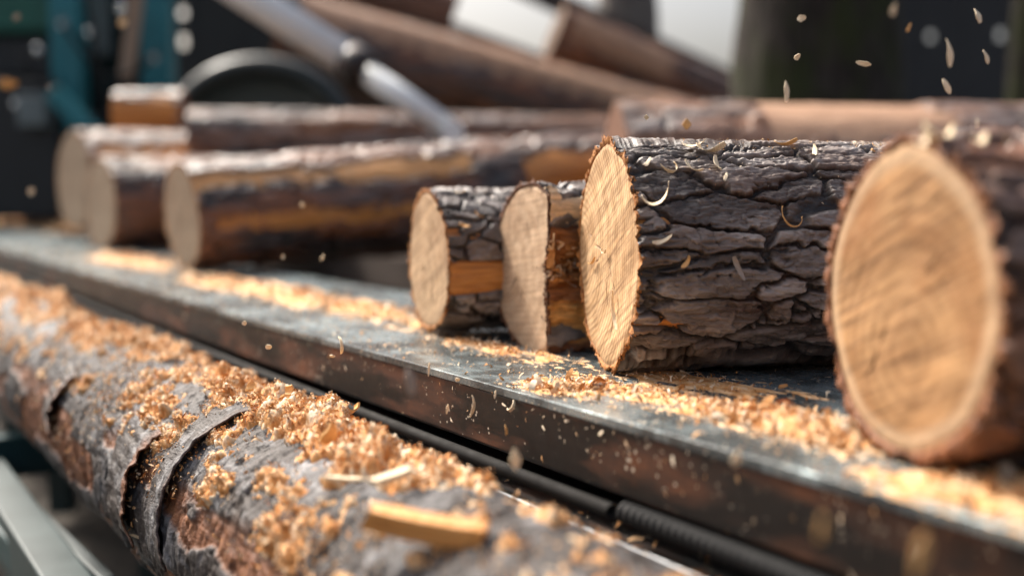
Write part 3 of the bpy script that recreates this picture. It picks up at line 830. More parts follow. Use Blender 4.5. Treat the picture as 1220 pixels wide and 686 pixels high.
# ridge of sawdust on it
def fg_pos(T, x, r):
    return np.stack([x, -np.sin(T) * r, FG_R + np.cos(T) * r], -1)
def dust_h(T, x):
    deg = np.degrees(T)
    body = sstep(-70, -35, deg) * (1 - .68 * sstep(0, 26, deg) - .32 * sstep(30, 66, deg))
    Y, Z = -np.sin(T) * FG_R, np.cos(T) * FG_R
    big = fbm(x * 5, Y * 12, Z * 12, 400, 3)
    clump = fbm(x * 34, Y * 44, Z * 44, 410, 4)
    near = (1 - .85 * sstep(2.6, 2.86, x)) * (1 - .9 * sstep(2.45, 2.7, x) * (1 - sstep(-30, -8, deg)))     # thins out towards the near end
    h = body * (.42 + .85 * big) * near * .022 + clump * .014 * (body > .02) - .0092
    return h
tt = np.radians(np.arange(-75, 84, .8)); xs = np.concatenate([np.arange(.05, 1.3, .01), np.arange(1.3, 3.2, .0028)])
T5, X5 = np.meshgrid(tt, xs)
hd = dust_h(T5, X5)
gran = fbm(X5 * 230, -np.sin(T5) * 28, np.cos(T5) * 28, 420, 3) * .0030 + fbm(X5 * 90, -np.sin(T5) * 11, np.cos(T5) * 11, 425, 2) * .002
r5 = fg_r(T5, X5) + .002 + hd + gran * (hd > -.003)
V5 = fg_pos(T5, X5, r5)
F5 = grid_faces(len(xs), len(tt), False)
keep = (hd.ravel()[F5].max(1) > -.004)
mound = (V5.reshape(-1, 3), F5[keep], np.clip(.45 + .5 * gran / .003 + .2 * vnoise(X5 * 60, T5 * 12, 0 * T5, 5), 0, 1))
# flakes: denser where the ridge is thick, a sprinkle down the flank
n = 260000
xr = rng.uniform(.6, 3.15, n); tr = np.radians(rng.uniform(-65, 115, n))
hdn = dust_h(tr, xr)
deg = np.degrees(tr)
sprk = fbm(xr * 9, np.cos(tr) * 2, np.sin(tr) * 2, 430, 3)
prob = np.clip((hdn + .004) / .012, 0, 1) * .55 + np.where((deg > 0), .13 * (1 - sstep(25, 110, deg)) * sstep(-.25, .6, sprk), 0) + np.where((deg > 0) & (xr > 2.2), .16 * (1 - sstep(15, 80, deg)) * sstep(-.1, .4, sprk), 0)
ok = rng.random(n) < prob
xr, tr, hdn = xr[ok], tr[ok], hdn[ok]
Pf = fg_pos(tr, xr, fg_r(tr, xr) + np.maximum(hdn, 0) + .0045)
Nf = np.stack([0 * tr, -np.sin(tr), np.cos(tr)], -1)
fl = flakes(Pf, Nf, (.0016, .0070), 3, 4.6, .15)
Vj, Fj, Cj = join_np([mound, fl])
M3 = np.array(FG_M)
Vj = Vj @ M3[:3, :3].T + M3[:3, 3]
o = link('sawdust', np_mesh('sawdust', Vj, Fj, {'c': Cj}, smooth=True), DUST)
tag(o, 'thick ridge of orange sawdust and shavings on the foreground log', 'sawdust', kind='stuff')

# stouter chips on the ridge: offcut and little stick, curled chunks
def offcut(u, v, size, yaw, pitch, label, m, lift=.01, cat='wood offcut', name='wood_offcut'):
    x_, t_ = fg_xt(u, v)
    p = FG_M @ Vector((x_, -math.sin(R_(t_)) * (FG_R + lift), FG_R + math.cos(R_(t_)) * (FG_R + lift)))
    r = random.Random(int(u))
    nx_ = 16
    V, F = [], []
    for i in range(nx_ + 1):
        q = i / nx_ - .5
        bow = -.015 * size[0] * (4 * q * q)
        wob = 1 + r.uniform(-.05, .05) + .1 * q
        for sy, sz in ((-1, -1), (1, -1), (1, 1), (-1, 1)):
            V.append((q * size[0] + r.uniform(-.0012, .0012) * (1 + 4 * (abs(q) > .45)), sy * size[1] / 2 * wob, sz * size[2] / 2 * wob - bow))
    for i in range(nx_):
        for k in range(4):
            F.append((i * 4 + k, i * 4 + (k + 1) % 4, i * 4 + 4 + (k + 1) % 4, i * 4 + 4 + k))
    F.append((3, 2, 1, 0)); e = nx_ * 4; F.append((e, e + 1, e + 2, e + 3))
    me = bpy.data.meshes.new(name); me.from_pydata(V, [], F)
    o = link(name, me, m)
    o.location = p; o.rotation_euler = (0.15, pitch, yaw)
    bv = o.modifiers.new('Bevel', 'BEVEL'); bv.width = .0008; bv.segments = 2
    tag(o, label, cat)
offcut(524, 657, (.088, .015, .017), R_(-16), R_(5), 'largest orange wood offcut lying on the foreground log near the bottom edge', mat_wood_raw('offcut_wood', (.88, .50, .19), (.74, .34, .09), (.48, .17, .04), .5), .020)
offcut(478, 597, (.030, .008, .005), R_(25), R_(-12), 'short pale stick on the sawdust behind the largest offcut', CHIP, .022, 'wood stick', 'wood_stick')
offcut(418, 590, (.028, .004, .003), R_(-8), R_(2), 'thin pale stick sunk in the sawdust left of the short stick', CHIP, .016, 'wood stick', 'wood_stick')
CH = [(397, 545, .022, .013, 1.6, 70, 'upright curled chunk standing in the middle of the sawdust ridge'), (415, 492, .026, .012, 2.4, 20, 'curled chunk on the back edge of the sawdust ridge'),
      (340, 492, .020, .010, 2.0, 35, 'small curled chunk left of the back edge curl on the sawdust ridge'), (300, 375 + 110, .018, .009, 1.8, 10, 'curled chunk at the left of the sharp part of the sawdust ridge')]
for i, (u, v, ln, w, cu, rot, lb) in enumerate(CH):
    x_, t_ = fg_xt(u, v)
    t_ = max(t_, -45)
    q = FG_M @ Vector((x_, -math.sin(R_(t_)) * (FG_R + .022), FG_R + math.cos(R_(t_)) * (FG_R + .022)))
    me = shaving_mesh(ln, w, .0022, cu, .8, 500 + i, taper=.35)
    o = link('wood_shaving', me, CHIP2); o.location = q; o.rotation_euler = (R_(-50 + i * 20), R_(-rot), R_(i * 31))
    tag(o, lb, 'wood shaving', 'thick curls on the sawdust ridge')

# ------------------------------------------------------------------ the steel beam with its deck
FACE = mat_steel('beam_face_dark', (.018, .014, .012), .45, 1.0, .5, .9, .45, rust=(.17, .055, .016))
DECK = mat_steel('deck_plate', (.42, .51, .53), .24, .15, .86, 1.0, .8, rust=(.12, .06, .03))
DARKST = mat_steel('dark_steel', (.03, .032, .034), .38, .35, .4, .5, .6)
PALEST = mat_steel('worn_steel', (.30, .33, .35), .35, .15, .3, .6, .8)
RUBBER = mat_plain('black_rubber', (.014, .014, .014), .75, 0, .3, 40, .15, .25)
S0, S1 = -1.1, 7.0
byaw = math.atan2(B_DIR.y, B_DIR.x)
beam = empty('steel_beam', bp(0, 0, -.08), (0, 0, 0)); beam.rotation_euler = (0, 0, byaw)
tag(beam, 'long dark rust stained steel beam carrying the logs, with a dusty deck plate', 'steel beam')
LX = lambda s, n, z: Vector((s, -n, z + .08))     # beam-local: X along, Y = -n
def lbox(mb, s0, s1, n0, n1, z0, z1):
    mb.box(LX((s0 + s1) / 2, (n0 + n1) / 2, (z0 + z1) / 2), (s1 - s0, n1 - n0, z1 - z0)); return mb
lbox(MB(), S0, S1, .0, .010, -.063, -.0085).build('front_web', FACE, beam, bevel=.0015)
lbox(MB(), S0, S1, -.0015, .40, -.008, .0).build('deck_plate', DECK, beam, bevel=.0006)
lbox(MB(), S0, S1, .012, .14, -.070, -.0635).build('lower_flange', DARKST, beam, bevel=.002)
lbox(MB(), S0, S1, .385, .395, -.12, -.009).build('rear_web', DARKST, beam, bevel=.002)

# bearers behind, under the far ends of the logs
wbear = empty('timber_bearer', bp(0, 1.05, -.12)); wbear.rotation_euler = (0, 0, byaw)
tag(wbear, 'dark timber bearer under the far ends of the logs', 'timber bearer')
MB().box((2.0, 0, 0.06), (9.0, .16, .11)).build('plank', mat_plain('old_timber', (.07, .05, .038), .85, 0, .5, 8), wbear, bevel=.006)
shade_plat = empty('shade_platform', bp(2.4, .72, -.16)); shade_plat.rotation_euler = (0, 0, byaw)
tag(shade_plat, 'added dark plank platform behind the deck plate, standing in for shade under the long striped log', 'platform')
SHADE_DARK = mat_plain('shade_planks', (.010, .008, .007), .9, 0, .5, 14, .15, .1)  # planks added, coloured near black to stand in for shade under the log
for k in range(4):
    MB().box((0, .21 - k * .14, .0), (7.0, .134, .03)).build('plank', SHADE_DARK, shade_plat, bevel=.004)
blk = MB(); pb = bp(3.05, .38, 0)
blk.box((pG.x + .12, pG.y + .05, pG.z / 2 + .001), (.5, .10, max(.02, pG.z - .002)), Matrix.Rotation(byaw, 3, 'Z'))
o = blk.build('timber_block', mat_plain('block_timber', (.12, .075, .045), .8, 0, .5, 9), None, bevel=.004)
tag(o, 'low timber block under the leftmost log', 'timber block')

# pipe, hose and lower tray in front of the beam
pp = on_z(752, 604, -.072)
def along(u, v, z):
    p = on_z(u, v, z) - B_P0
    return p.dot(B_DIR), p.dot(B_N)
sp_, np_ = along(752, 604, -.074)
pn = -.014; pz = -.0745; pr = .0068
mb = MB(); r_in = pr * .72
pipe = empty('metal_pipe', bp(sp_, pn, pz)); tag(pipe, 'dark steel pipe with an open end under the front of the beam', 'metal pipe')
d = B_DIR; 
o = MB().path([bp(6.5, pn, pz) - bp(sp_, pn, pz), Vector((0, 0, 0)) + d * .001, Vector((0, 0, 0))], [pr, pr, pr * .95], 24, caps=False).build('pipe_wall', mat_plain('oiled_pipe', (.012, .011, .010), .8, 0, .4, 30, .15, .2), pipe, True)
o = MB().path([Vector((0, 0, 0)), d * .0004, d * .08], [pr * .95, r_in, r_in], 24, caps=False).build('bore', mat_plain('bore_dark', (.01, .01, .01), .8), pipe, True)
# ribbed hose
pts, rs_ = [], []
s = sp_ - .012; i = 0
while s > -.75:
    pts.append(bp(s, pn + .004, pz + .002)); rs_.append(.0092 if i % 6 in (0, 1, 2) else .0074); s -= .0014; i += 1
o = MB().path(pts, rs_, 20).build('ribbed_hose', RUBBER, None, True)
tag(o, 'black ribbed hose running on from the open pipe under the beam', 'hose')
tray = empty('steel_tray', bp(0, -.03, -.13)); tray.rotation_euler = (0, 0, byaw)
tag(tray, 'narrow grey steel tray between the beam and the foreground log', 'steel tray')
TX = lambda s, n, z: Vector((s, -(n + .03), z + .13))
def tbox(s0, s1, n0, n1, z0, z1, nm, m):
    MB().box(TX((s0 + s1) / 2, (n0 + n1) / 2, (z0 + z1) / 2), (s1 - s0, n1 - n0, z1 - z0)).build(nm, m, tray, bevel=.0015)
tbox(S0, 6.5, -.060, .16, -.108, -.100, 'bottom_plate', DARKST)
tbox(S0, 6.5, -.031, -.0275, -.0995, -.089, 'lip', PALEST)

# machine frame under the foreground log
TEAL = mat_plain('machine_paint_teal', (.012, .05, .055), .45, 0, .45, 6)
TEALD = mat_plain('machine_paint_dark', (.006, .028, .03), .5, 0, .45, 6)
GREYP = mat_plain('machine_paint_grey', (.16, .19, .19), .45, .2, .4, 7)
fr = empty('machine_frame', (-.5, .7, -.7)); tag(fr, 'dark teal steel frame below the foreground log at the lower left', 'machine frame')
def fbar(p0, p1, w, h, nm, m):
    q = fr.location
    MB().bar(Vector(p0) - q, Vector(p1) - q, w, h).build(nm, m, fr, bevel=.004)
fbar(on_z(15, 590, -.33), on_z(130, 700, -.33), .022, .03, 'brace', mat_plain('brace_paint', (.06, .075, .075), .5, .1, .4, 7))
fbar(on_z(-120, 500, -.36), on_z(60, 690, -.36), .05, .05, 'rail', TEAL)
fbar(bp(3.5, -.30, -.36), bp(-1, -.30, -.36), .06, .10, 'rail', TEALD)
fbar(bp(3.5, .02, -.36), bp(-1, .02, -.36), .06, .10, 'rail', TEALD)
for s in (-.6, .4, 1.4, 2.4, 3.2):
    fbar(bp(s, -.36, -.315), bp(s, .42, -.315), .05, .08, 'cross_member', TEAL)
    fbar(bp(s, .02, -.72), bp(s, .02, -.42), .06, .06, 'leg', TEALD)
for s in (-.5, .5, 1.5, 2.5, 4.5, 6.5):
    st = MB().box(bp(s, .2, -.40) , (.05, .34, .56), Matrix.Rotation(byaw, 3, 'Z')).build('beam_stand', DARKST, None, bevel=.004)
    tag(st, 'dark steel stand under the long steel beam', 'stand', 'steel stands under the beam')

# ------------------------------------------------------------------ sawdust on the deck
parts = []
def deck_patch(u, v, rs, rn, hmax, count, size, seed, z=0.0, flat=.5, mound=True, ang=0.0):
    c = on_z(u, v, z); s0, n0 = (c - B_P0).dot(B_DIR), (c - B_P0).dot(B_N)
    r = np.random.default_rng(seed)
    e = np.array(B_DIR), np.array(B_N)
    b0 = np.array(B_P0)
    if mound:
        k = 70
        a, b = np.meshgrid(np.linspace(-1.25, 1.25, k), np.linspace(-1.25, 1.25, k))
        rr = np.sqrt(a * a + b * b) + .5 * fbm(a * 2.2, b * 2.2, 0 * a, seed, 3)
        hgt = hmax * (1 - sstep(.1, 1.0, rr)) + .25 * hmax * fbm(a * 9, b * 9, 0 * a, seed + 1, 3) - .15 * hmax
        P = b0 + (s0 + a * rs)[..., None] * e[0] + (n0 + b * rn)[..., None] * e[1]
        P[..., 2] = z + np.maximum(hgt, -.003)
        F = grid_faces(k, k, False); kp = hgt.ravel()[F].max(1) > 0
        parts.append((P.reshape(-1, 3), F[kp], np.clip(.4 + .3 * fbm(a * 9, b * 9, 0 * a, seed + 1, 2), 0, 1)))
    a = r.normal(0, .55, count); b = r.normal(0, .55, count)
    P = b0 + (s0 + a * rs)[:, None] * e[0] + (n0 + b * rn)[:, None] * e[1]
    q = np.sqrt(a * a + b * b)
    P[:, 2] = z + .0015 + np.maximum(0, hmax * (1 - sstep(.1, 1.0, q))) * r.uniform(.6, 1.15, count)
    onp = (n0 + b * rn > 0.002)
    P = P[onp]
    N = np.zeros_like(P); N[:, 2] = 1
    parts.append(flakes(P, N, size, seed + 3, 3.4, flat))
deck_patch(655, 464, .05, .020, 0.0030, 145, (0.0030, 0.0115), 1, flat=.25)
deck_patch(705, 462, .06, .035, 0.0060, 290, (0.0030, 0.0130), 2, flat=.25)
deck_patch(600, 418, .10, .03, 0.0030, 211, (0.0024, 0.0086), 3, flat=.4)
deck_patch(560, 408, .05, .02, 0.0023, 79, (0.0024, 0.0086), 33, flat=.4)
deck_patch(770, 470, .05, .03, 0.0030, 171, (0.0024, 0.0086), 4, flat=.3)
deck_patch(850, 488, .06, .035, 0.0060, 257, (0.0030, 0.0115), 5, flat=.25)
deck_patch(930, 505, .09, .045, 0.0108, 600, (0.0030, 0.0122), 6, flat=.25)
deck_patch(1010, 520, .06, .040, 0.0108, 360, (0.0030, 0.0115), 7, flat=.25)
deck_patch(1165, 590, .07, .04, 0.0063, 171, (0.0036, 0.0130), 8, flat=.3)
deck_patch(1215, 585, .05, .04, 0.0072, 105, (0.0036, 0.0130), 81, flat=.3)
deck_patch(820, 455, .12, .05, 0.0030, 211, (0.0024, 0.0072), 82, flat=.4)
deck_patch(440, 372, .28, .06, 0.0075, 554, (0.0036, 0.0130), 9, flat=.3)
deck_patch(350, 352, .30, .07, 0.0090, 554, (0.0042, 0.0144), 10, flat=.3)
deck_patch(270, 338, .25, .06, 0.0060, 330, (0.0042, 0.0144), 101, flat=.3)
deck_patch(165, 312, .45, .08, 0.0105, 396, (0.0054, 0.0180), 11, flat=.3)
deck_patch(45, 268, 1.2, .2, 0.0375, 660, (0.0072, 0.0216), 12, flat=.3)
deck_patch(20, 262, 1.2, .2, 0.0450, 528, (0.0072, 0.0216), 13, flat=.3)
# general thin sprinkle over deck and tray
r = np.random.default_rng(77)
ns = 2600
s_ = r.uniform(-.7, 3.5, ns); n_ = np.abs(r.normal(0, .12, ns)) + .003
n_ = np.where(n_ > .38, .2, n_)
P = np.array(B_P0) + s_[:, None] * np.array(B_DIR) + n_[:, None] * np.array(B_N); P[:, 2] = .0012
N = np.zeros_like(P); N[:, 2] = 1
parts.append(flakes(P, N, (.002, .007), 78, 2.5, .6))
Vj, Fj, Cj = join_np(parts)
o = link('sawdust', np_mesh('sawdust', Vj, Fj, {'c': np.clip(Cj + .08, 0, 1)}), DUST)
tag(o, 'loose sawdust and shavings scattered over the deck plate round the log ends', 'sawdust', kind='stuff')
ns = 900
s_ = r.uniform(-.6, 3.0, ns); n_ = r.uniform(-.05, .05, ns)
P = np.array(B_P0) + s_[:, None] * np.array(B_DIR) + n_[:, None] * np.array(B_N); P[:, 2] = -.0985
N = np.zeros_like(P); N[:, 2] = 1
Vj, Fj, Cj = flakes(P, N, (.003, .010), 79, 2.5, .5)
o = link('sawdust', np_mesh('sawdust', Vj, Fj, {'c': Cj}), DUST)
tag(o, 'thin sprinkle of shavings in the narrow tray under the beam', 'sawdust', kind='stuff')
# dust specks clinging to the beam's front face
ns = 420
s_ = np.concatenate([r.uniform(-.6, 1.6, ns)]); z_ = -.004 - np.abs(r.normal(0, .022, ns)); z_ = np.maximum(z_, -.061)
P = np.array(B_P0) + s_[:, None] * np.array(B_DIR) + (-.0012) * np.array(B_N); P[:, 2] = z_
N = np.tile(-np.array(B_N), (ns, 1))
Vj, Fj, Cj = flakes(P, N, (.0012, .0045), 80, 1.2, .8)
o = link('dust', np_mesh('dust', Vj, Fj, {'c': np.clip(Cj + .3, 0, 1)}), DUST)
tag(o, 'fine pale wood specks clinging to the dark front of the beam', 'wood dust', kind='stuff')

# fine dust and chips settled along the tops of the sharp logs
for lg, x1, cnt, sd_, lb in ((C, .55, 1100, 301, 'pale sawdust sprinkled along the top of the largest log'), (A, .3, 130, 302, 'pale sawdust sprinkled along the top of the smallest sharp log'), (D, .3, 200, 303, 'pale sawdust sprinkled on the top of the nearest log')):
    r = np.random.default_rng(sd_)
    xq = r.uniform(.003, x1, cnt); tq = np.radians(r.normal(12, 17, cnt))
    rq = lg.outline(tq, xq) - r.uniform(-.0005, .003, cnt)
    Pl = np.stack([xq, -np.sin(tq) * rq, lg.R + np.cos(tq) * rq], -1)
    M3 = np.array(lg.M); Pl = Pl @ M3[:3, :3].T + M3[:3, 3]
    Nl = np.zeros_like(Pl); Nl[:, 2] = 1
    Vj, Fj, Cj = flakes(Pl, Nl, (.0012, .006), sd_, 3.0, .45)
    o = link('sawdust', np_mesh('sawdust', Vj, Fj, {'c': np.clip(Cj + .25, 0, 1)}), DUST)
    tag(o, lb, 'sawdust', kind='stuff')

# torn fibres on the split log
r = np.random.default_rng(90)
nf = 300
xq = r.uniform(.0, .12, nf); tq = np.radians(r.uniform(52, 104, nf))
rq = B.outline(tq, xq) + r.uniform(-.004, .003, nf)
Pl = np.stack([xq + -.16 * -np.sin(tq) * rq, -np.sin(tq) * rq, B.R + np.cos(tq) * rq], -1)
Nl = np.tile(np.array([0, -1., 0]), (nf, 1))
Vj, Fj, Cj = flakes(Pl, Nl, (.005, .018), 91, 1.8, .2)
link('torn_fibres', np_mesh('torn_fibres', Vj, Fj, {'c': np.clip(Cj - .1, 0, 1)}), DUST, B.root)

# ------------------------------------------------------------------ far background
# tilted hydraulic cylinder
STL = mat_plain('cylinder_steel', (.86, .90, .89), .3, .0, .15, 9, .05)
hc0 = at(265, -22, 3.9); hc1 = at(418, 74, 3.75); hc2 = at(540, 158, 3.65)
hc = empty('hydraulic_cylinder', hc2); tag(hc, 'pale grey hydraulic cylinder slanting down behind the logs', 'hydraulic cylinder')
q = hc.location.copy(); dd = (hc2 - hc0).normalized()
MB().path([hc0 - dd * .6 - q, hc1 - q], .058, 28).build('barrel', STL, hc, True)
MB().path([hc1 - dd * .02 - q, hc1 - dd * .015 - q, hc1 + dd * .07 - q, hc1 + dd * .075 - q], [.05, .066, .066, .05], 28).build('collar', DARKST, hc, True)
MB().path([hc1 - q, hc2 - q], .040, 24).build('rod', STL, hc, True)
MB().path([hc2 - Vector((0, .05, 0)) - q, hc2 + Vector((0, .05, 0)) - q], .036, 24).build('end_eye', STL, hc, True)
# bracket posts under its end
MB().bar(hc2 - Vector((0, 0, .9)) - q, hc2 - Vector((0, 0, .03)) - q, .06, .06, (0, 1, 0)).build('bracket', DARKST, hc, bevel=.004)

# green sawmill machine at the left
mc = empty('sawmill_machine', at(60, 230, 6.2)); tag(mc, 'dark teal sawmill machine with upright columns at the left', 'machine')
q = mc.location.copy()
def mpart(nm, u0, u1, v0, v1, y, dep, m, parent=mc, bev=.02):
    a, b = at(u0, v1, y), at(u1, v0, y)
    MB().box(Vector(((a.x + b.x) / 2, y + dep / 2, (a.z + b.z) / 2)) - q, (b.x - a.x, dep, b.z - a.z)).build(nm, m, parent, bevel=bev)
GREEN = mat_plain('machine_paint_green', (.012, .10, .07), .5, 0, .4, 5)
BLUE = mat_plain('machine_paint_blue', (.02, .17, .20), .4, 0, .4, 5)
BLACKM = mat_plain('machine_black', (.012, .014, .015), .5, 0, .4, 5)
mpart('housing', -160, 66, 96, 262, 6.0, .7, BLACKM)
mpart('upper_panel', -160, 62, -60, 38, 6.2, .4, GREEN)
mpart('control_box', -30, 60, 44, 92, 6.25, .4, BLACKM)
mpart('column', 66, 88, -160, 250, 6.1, .12, BLUE, bev=.01)
mpart('column', 172, 196, -160, 240, 6.3, .14, BLUE, bev=.01)
mpart('guide_rail', 92, 122, -160, 66, 6.4, .06, GREYP, bev=.008)
mpart('back_panel', 60, 205, -160, 260, 6.6, .05, TEALD)
a, b = at(166, -30, 6.0), at(150, 100, 6.0)
MB().bar(a - q, b - q, .07, .05, (0, 1, 0)).build('lever', mat_plain('lever_wood', (.32, .22, .15), .6), mc, bevel=.006)
a, b = at(62, 110, 5.6), at(128, 176, 5.6)
MB().bar(a - q, b - q, .09, .06, (0, 1, 0)).build('arm', BLUE, mc, bevel=.008)
for (u0, v0, u1, v1, sag, rr_) in ((70, 20, 190, 60, 50, .012), (20, 60, 180, 130, 40, .016), (100, -10, 130, 140, 10, .01)):
    a, b = at(u0, v0, 5.95), at(u1, v1, 5.95)
    MB().path([a.lerp(b, k / 12) - Vector((0, 0, sag * 4.6e-3 * math.sin(PI * k / 12))) - q for k in range(13)], rr_, 10).build('cable', RUBBER, mc, True)
CHROME = mat_plain('glint_chrome', (.75, .78, .78), .15, 1.0, .1, 10, 0)  # bolts added for glints that blur into bright spots
for (u, v) in ((76, 30), (78, 120), (184, 70), (182, 150), (46, 60), (20, 125), (108, 40), (146, 12)):
    p = at(u, v, 5.97) - q
    MB().path([p, p + Vector((0, -.02, 0)), p + Vector((0, -.03, 0))], [.024, .024, .012], 12).build('glint_bolt', CHROME, mc, True)
mpart('gauge_box', 20, 52, 112, 150, 5.9, .1, GREYP, bev=.008)
# curved guard hood
hood = empty('blade_guard', at(310, 150, 5.2)); tag(hood, 'curved grey green blade guard below the tilted cylinder', 'blade guard')
q2 = hood.location.copy()
GG = mat_plain('guard_paint', (.012, .02, .02), .4, .1, .35, 6)
pts = [at(310 + 100 * math.cos(a_), 158 - 78 * math.sin(a_), 5.2) - q2 for a_ in np.linspace(PI * .98, .02, 28)]
MB().path(pts, .055, 20).build('rim_tube', GG, hood, True)
pts2 = [at(310 + 92 * math.cos(a_), 168 - 72 * math.sin(a_), 5.3) for a_ in np.linspace(PI, 0, 28)]
mb = MB()
for p in pts2: mb.v.append(p - q2)
for p in pts2: mb.v.append(p + Vector((0, .22, 0)) - q2)
mb.f.append(tuple(range(28))); mb.f.append(tuple(range(55, 27, -1)))
for i in range(28): mb.f.append((i, (i + 1) % 28, 28 + (i + 1) % 28, 28 + i))
mb.build('side_plate', mat_plain('guard_side', (.03, .045, .042), .5), hood)

# plank walls
PLANKD = mat_plain('dark_boards', (.022, .026, .026), .8, 0, .5, 3)
PLANKG = mat_plain('grey_boards', (.038, .04, .042), .8, 0, .5, 3)
def plank_wall(label, x0, x1, y, ztop, gaps, m, name='plank_wall'):
    rt = empty(name, ((x0 + x1) / 2, y, -.75)); tag(rt, label, 'plank wall')
    q = rt.location.copy(); mb = MB(); x = x0; r = random.Random(int(y * 10))
    while x < x1:
        w = .07
        cuts = sorted([(g[1] - g[2] / 2, g[1] + g[2] / 2) for g in gaps if x - .001 <= g[0] < x + w])
        z = -.74
        for (a, b) in cuts + [(ztop + r.uniform(-.01, .01), None)]:
            mb.box(Vector((x + w / 2, y + r.uniform(-.006, .006), (z + a) / 2)) - q, (w - .002, .03, a - z)); z = b
        x += w
    mb.build('boards', m, rt)
    for zz in (-.3, .8, ztop - .25):
        MB().box(Vector(((x0 + x1) / 2, y + .05, zz)) - q, (x1 - x0, .05, .1)).build('rail', m, rt)
Yw = 10.0
def gp(u, v, s): p = at(u, v, Yw); return (p.x, p.z, s)
pa, pb_ = at(-260, 0, Yw), at(488, 0, Yw)
plank_wall('tall dark board wall behind the teal machine', pa.x, pb_.x, Yw, 2.9, [gp(215, 16, .07), gp(216, 50, .10)], PLANKD)
pa, pb_ = at(1040, 0, Yw), at(1420, 0, Yw)
plank_wall('tall dark grey board wall at the right behind the mossy trunk', pa.x, pb_.x, Yw, 2.9, [gp(1110, 44, .06), gp(1192, 42, .08), gp(1066, 8, .07)], PLANKG)

# trees
def mat_moss():
    t = NT('mossy_bark'); n = t.noise(t.coord((1, 1, .5)), 5, 5, .65); f = t.noise(t.coord((1, 1, .25)), 30, 4, .65)
    col = t.ramp(f, [(.3, (.012, .010, .008)), (.7, (.06, .05, .042))])
    col = t.mix(t.ramp(n, [(.42, 0), (.58, .9)]), col, (.035, .042, .016))
    t.bump(f, .8, .02)
    return t.done(col, .9, spec=.2)
MOSS = mat_moss()
LEAF = mat_plain('leaf_dark', (.04, .07, .03), .6, 0, .5, 3)
GREYBARK = mat_plain('grey_bark', (.16, .14, .125), .85, 0, .5, 8, .5)
def tree(label, x, y, r0, h, mt, seed, crown_z=2.6, crown_r=1.6, leaves=5000, group='trees behind the log deck'):
    root = empty('tree', (x, y, -.75)); tag(root, label, 'tree', group)
    zz = np.linspace(0, h, 90); tt = np.linspace(0, 2 * PI, 72, endpoint=False)
    T, Z = np.meshgrid(tt, zz)
    rr = r0 * (1 - .6 * Z / h) * (1 + .35 * np.exp(-Z / .3)) * (1 + .05 * np.sin(3 * T + seed) + .035 * fbm(np.cos(T) * 4, np.sin(T) * 4, Z * 2.5, seed, 4))
    ox = .05 * np.sin(Z * .8 + seed)
    V = np.stack([ox - ox[0, 0] + np.cos(T) * rr, np.sin(T) * rr, Z], -1)
    link('trunk', np_mesh('trunk', V, grid_faces(90, 72, True)[:, ::-1]), mt, root)
    rs = random.Random(seed); mb = MB()
    for k in range(9):
        z0 = crown_z + rs.uniform(0, h - crown_z - .3); a = rs.uniform(0, 2 * PI); L = rs.uniform(.6, 1.) * crown_r
        pts = [Vector((math.cos(a) * L * q_, math.sin(a) * L * q_, z0 + L * .6 * q_ - .2 * q_ * q_)) for q_ in np.linspace(0, 1, 7)]
        mb.path(pts, [r0 * .22 * (1 - .85 * i / 6) for i in range(7)], 8)
    mb.build('limbs', mt, root, True)
    r = np.random.default_rng(seed)
    cl = r.normal(size=(46, 3)); cl /= np.linalg.norm(cl, axis=1)[:, None]; cl *= (r.uniform(.35, 1, 46) * crown_r)[:, None]; cl[:, 2] = cl[:, 2] * .8 + (crown_z + h) / 2 + .4
    idx = r.integers(0, 46, leaves); P = cl[idx] + r.normal(0, .22, (leaves, 3)) * crown_r * .6
    P[:, 2] = np.maximum(P[:, 2], crown_z)
    Vj, Fj, Cj = flakes(P, r.normal(size=(leaves, 3)), (.05, .11), seed, .6, .3)
    link('crown', np_mesh('crown', Vj, Fj, {'c': Cj}), LEAF, root)
pt = at(982, 100, 5.6)
tree('thick dark mossy tree trunk rising behind the thick rear log', pt.x, 5.6, .475, 6.5, MOSS, 3, 3.0, 1.3, 4000)
pt = at(757, 40, 9.0)
tree('slim grey brown tree trunk behind the sloping logs', pt.x, 9.0, .30, 7, GREYBARK, 8, 3.8, 1.2, 2500)
pt = at(1214, 60, 6.6)
tree('dark slender tree trunk at the right edge', pt.x, 6.6, .13, 6, MOSS, 12, 3.4, 1.0, 2000)
# slanting dark ramp girder over the sloping logs
gd = empty('ramp_girder', at(770, 60, 7.6)); tag(gd, 'dark slanting girder above the reddish sloping log', 'girder')
q3 = gd.location.copy()
g0, g1 = at(560, -45, 7.6), at(935, 128, 7.6)
MB().bar(g0 - q3, g1 - q3, .12, .14).build('beam', mat_plain('girder_paint', (.05, .042, .038), .6, 0, .4, 6), gd, bevel=.008)
g2, g3 = at(430, -6, 6.75), at(800, 127, 7.0)
MB().bar(g2 - q3, g3 - q3, .07, .06).build('lower_rail', mat_plain('girder_rust', (.10, .045, .022), .6, 0, .5, 8), gd, bevel=.006)
for u, v in ((735, 36), (900, 112)):
    p = at(u, v, 7.7)
    MB().bar(Vector((p.x, p.y + .05, -.74)) - q3, Vector((p.x, p.y + .05, p.z)) - q3, .1, .1, (0, 1, 0)).build('post', GREYP, gd, bevel=.006)

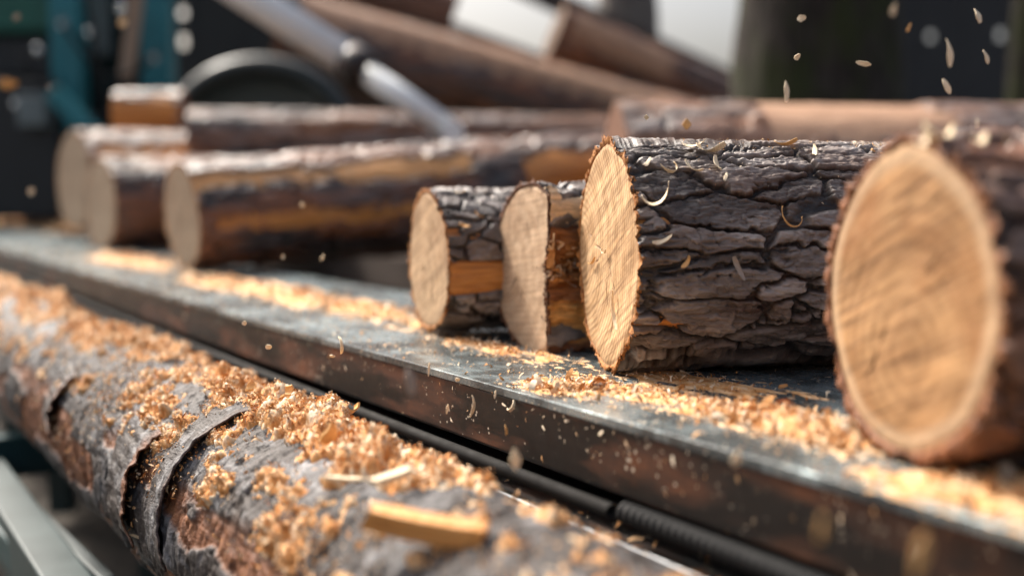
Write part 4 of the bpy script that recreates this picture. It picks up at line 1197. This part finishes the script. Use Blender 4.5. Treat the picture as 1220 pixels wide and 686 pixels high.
# ground
t = NT('ground'); n = t.noise(t.coord(), 6, 6, .65); n2 = t.noise(t.coord(), 40, 4, .7)
col = t.ramp(n, [(.3, (.025, .02, .015)), (.6, (.06, .048, .036)), (.8, (.13, .09, .055))])
t.bump(n2, .6, .02); gm = t.done(col, .95)
me = bpy.data.meshes.new('ground'); me.from_pydata([(-150, -150, -.76), (150, -150, -.76), (150, 300, -.76), (-150, 300, -.76)], [], [(0, 1, 2, 3)])
tag(link('ground', me, gm), kind='structure')

# ------------------------------------------------------------------ light
SUN_DIR = Vector((-.47, .49, .735)).normalized()     # towards the sun
elev = math.asin(SUN_DIR.z); az = math.atan2(SUN_DIR.x, SUN_DIR.y)
w = bpy.data.worlds.new('World'); scn.world = w; w.use_nodes = True
nt = w.node_tree; bg = nt.nodes['Background']
sky = nt.nodes.new('ShaderNodeTexSky'); sky.sky_type = 'NISHITA'; sky.sun_disc = False
sky.sun_elevation = elev; sky.sun_rotation = az; sky.air_density = 1.0; sky.dust_density = 10.0; sky.ozone_density = 1.5
hs = nt.nodes.new('ShaderNodeHueSaturation'); hs.inputs['Saturation'].default_value = .75     # thin overcast
nt.links.new(sky.outputs['Color'], hs.inputs['Color']); nt.links.new(hs.outputs['Color'], bg.inputs['Color']); bg.inputs['Strength'].default_value = .15
sl = bpy.data.lights.new('Sun', 'SUN'); sl.energy = 3.6; sl.angle = R_(7); sl.color = (1, .93, .84)
so = bpy.data.objects.new('Sun', sl); COL.objects.link(so); so.location = SUN_DIR * 20
so.rotation_euler = (-SUN_DIR).to_track_quat('-Z', 'Y').to_euler()

# ------------------------------------------------------------------ camera
cd = bpy.data.cameras.new('Camera'); co = bpy.data.objects.new('Camera', cd); COL.objects.link(co)
co.location = CAM; co.rotation_euler = (PI / 2 - PITCH, 0, 0)
cd.sensor_fit = 'HORIZONTAL'; cd.sensor_width = 36; cd.lens = 36 * FPX / W0
cd.clip_start = .02; cd.clip_end = 1000
cd.dof.use_dof = True; cd.dof.focus_distance = 1.13; cd.dof.aperture_fstop = cd.lens / 1000 / .0245
cd.dof.aperture_ratio = 1.15
scn.camera = co
scn.render.engine = 'CYCLES'
scn.cycles.use_denoising = True
scn.cycles.use_adaptive_sampling = True
scn.cycles.max_bounces = 6
vs = scn.view_settings; vs.view_transform = 'Standard'; vs.look = 'None'; vs.gamma = 1; vs.use_curve_mapping = False; vs.exposure = 0.7
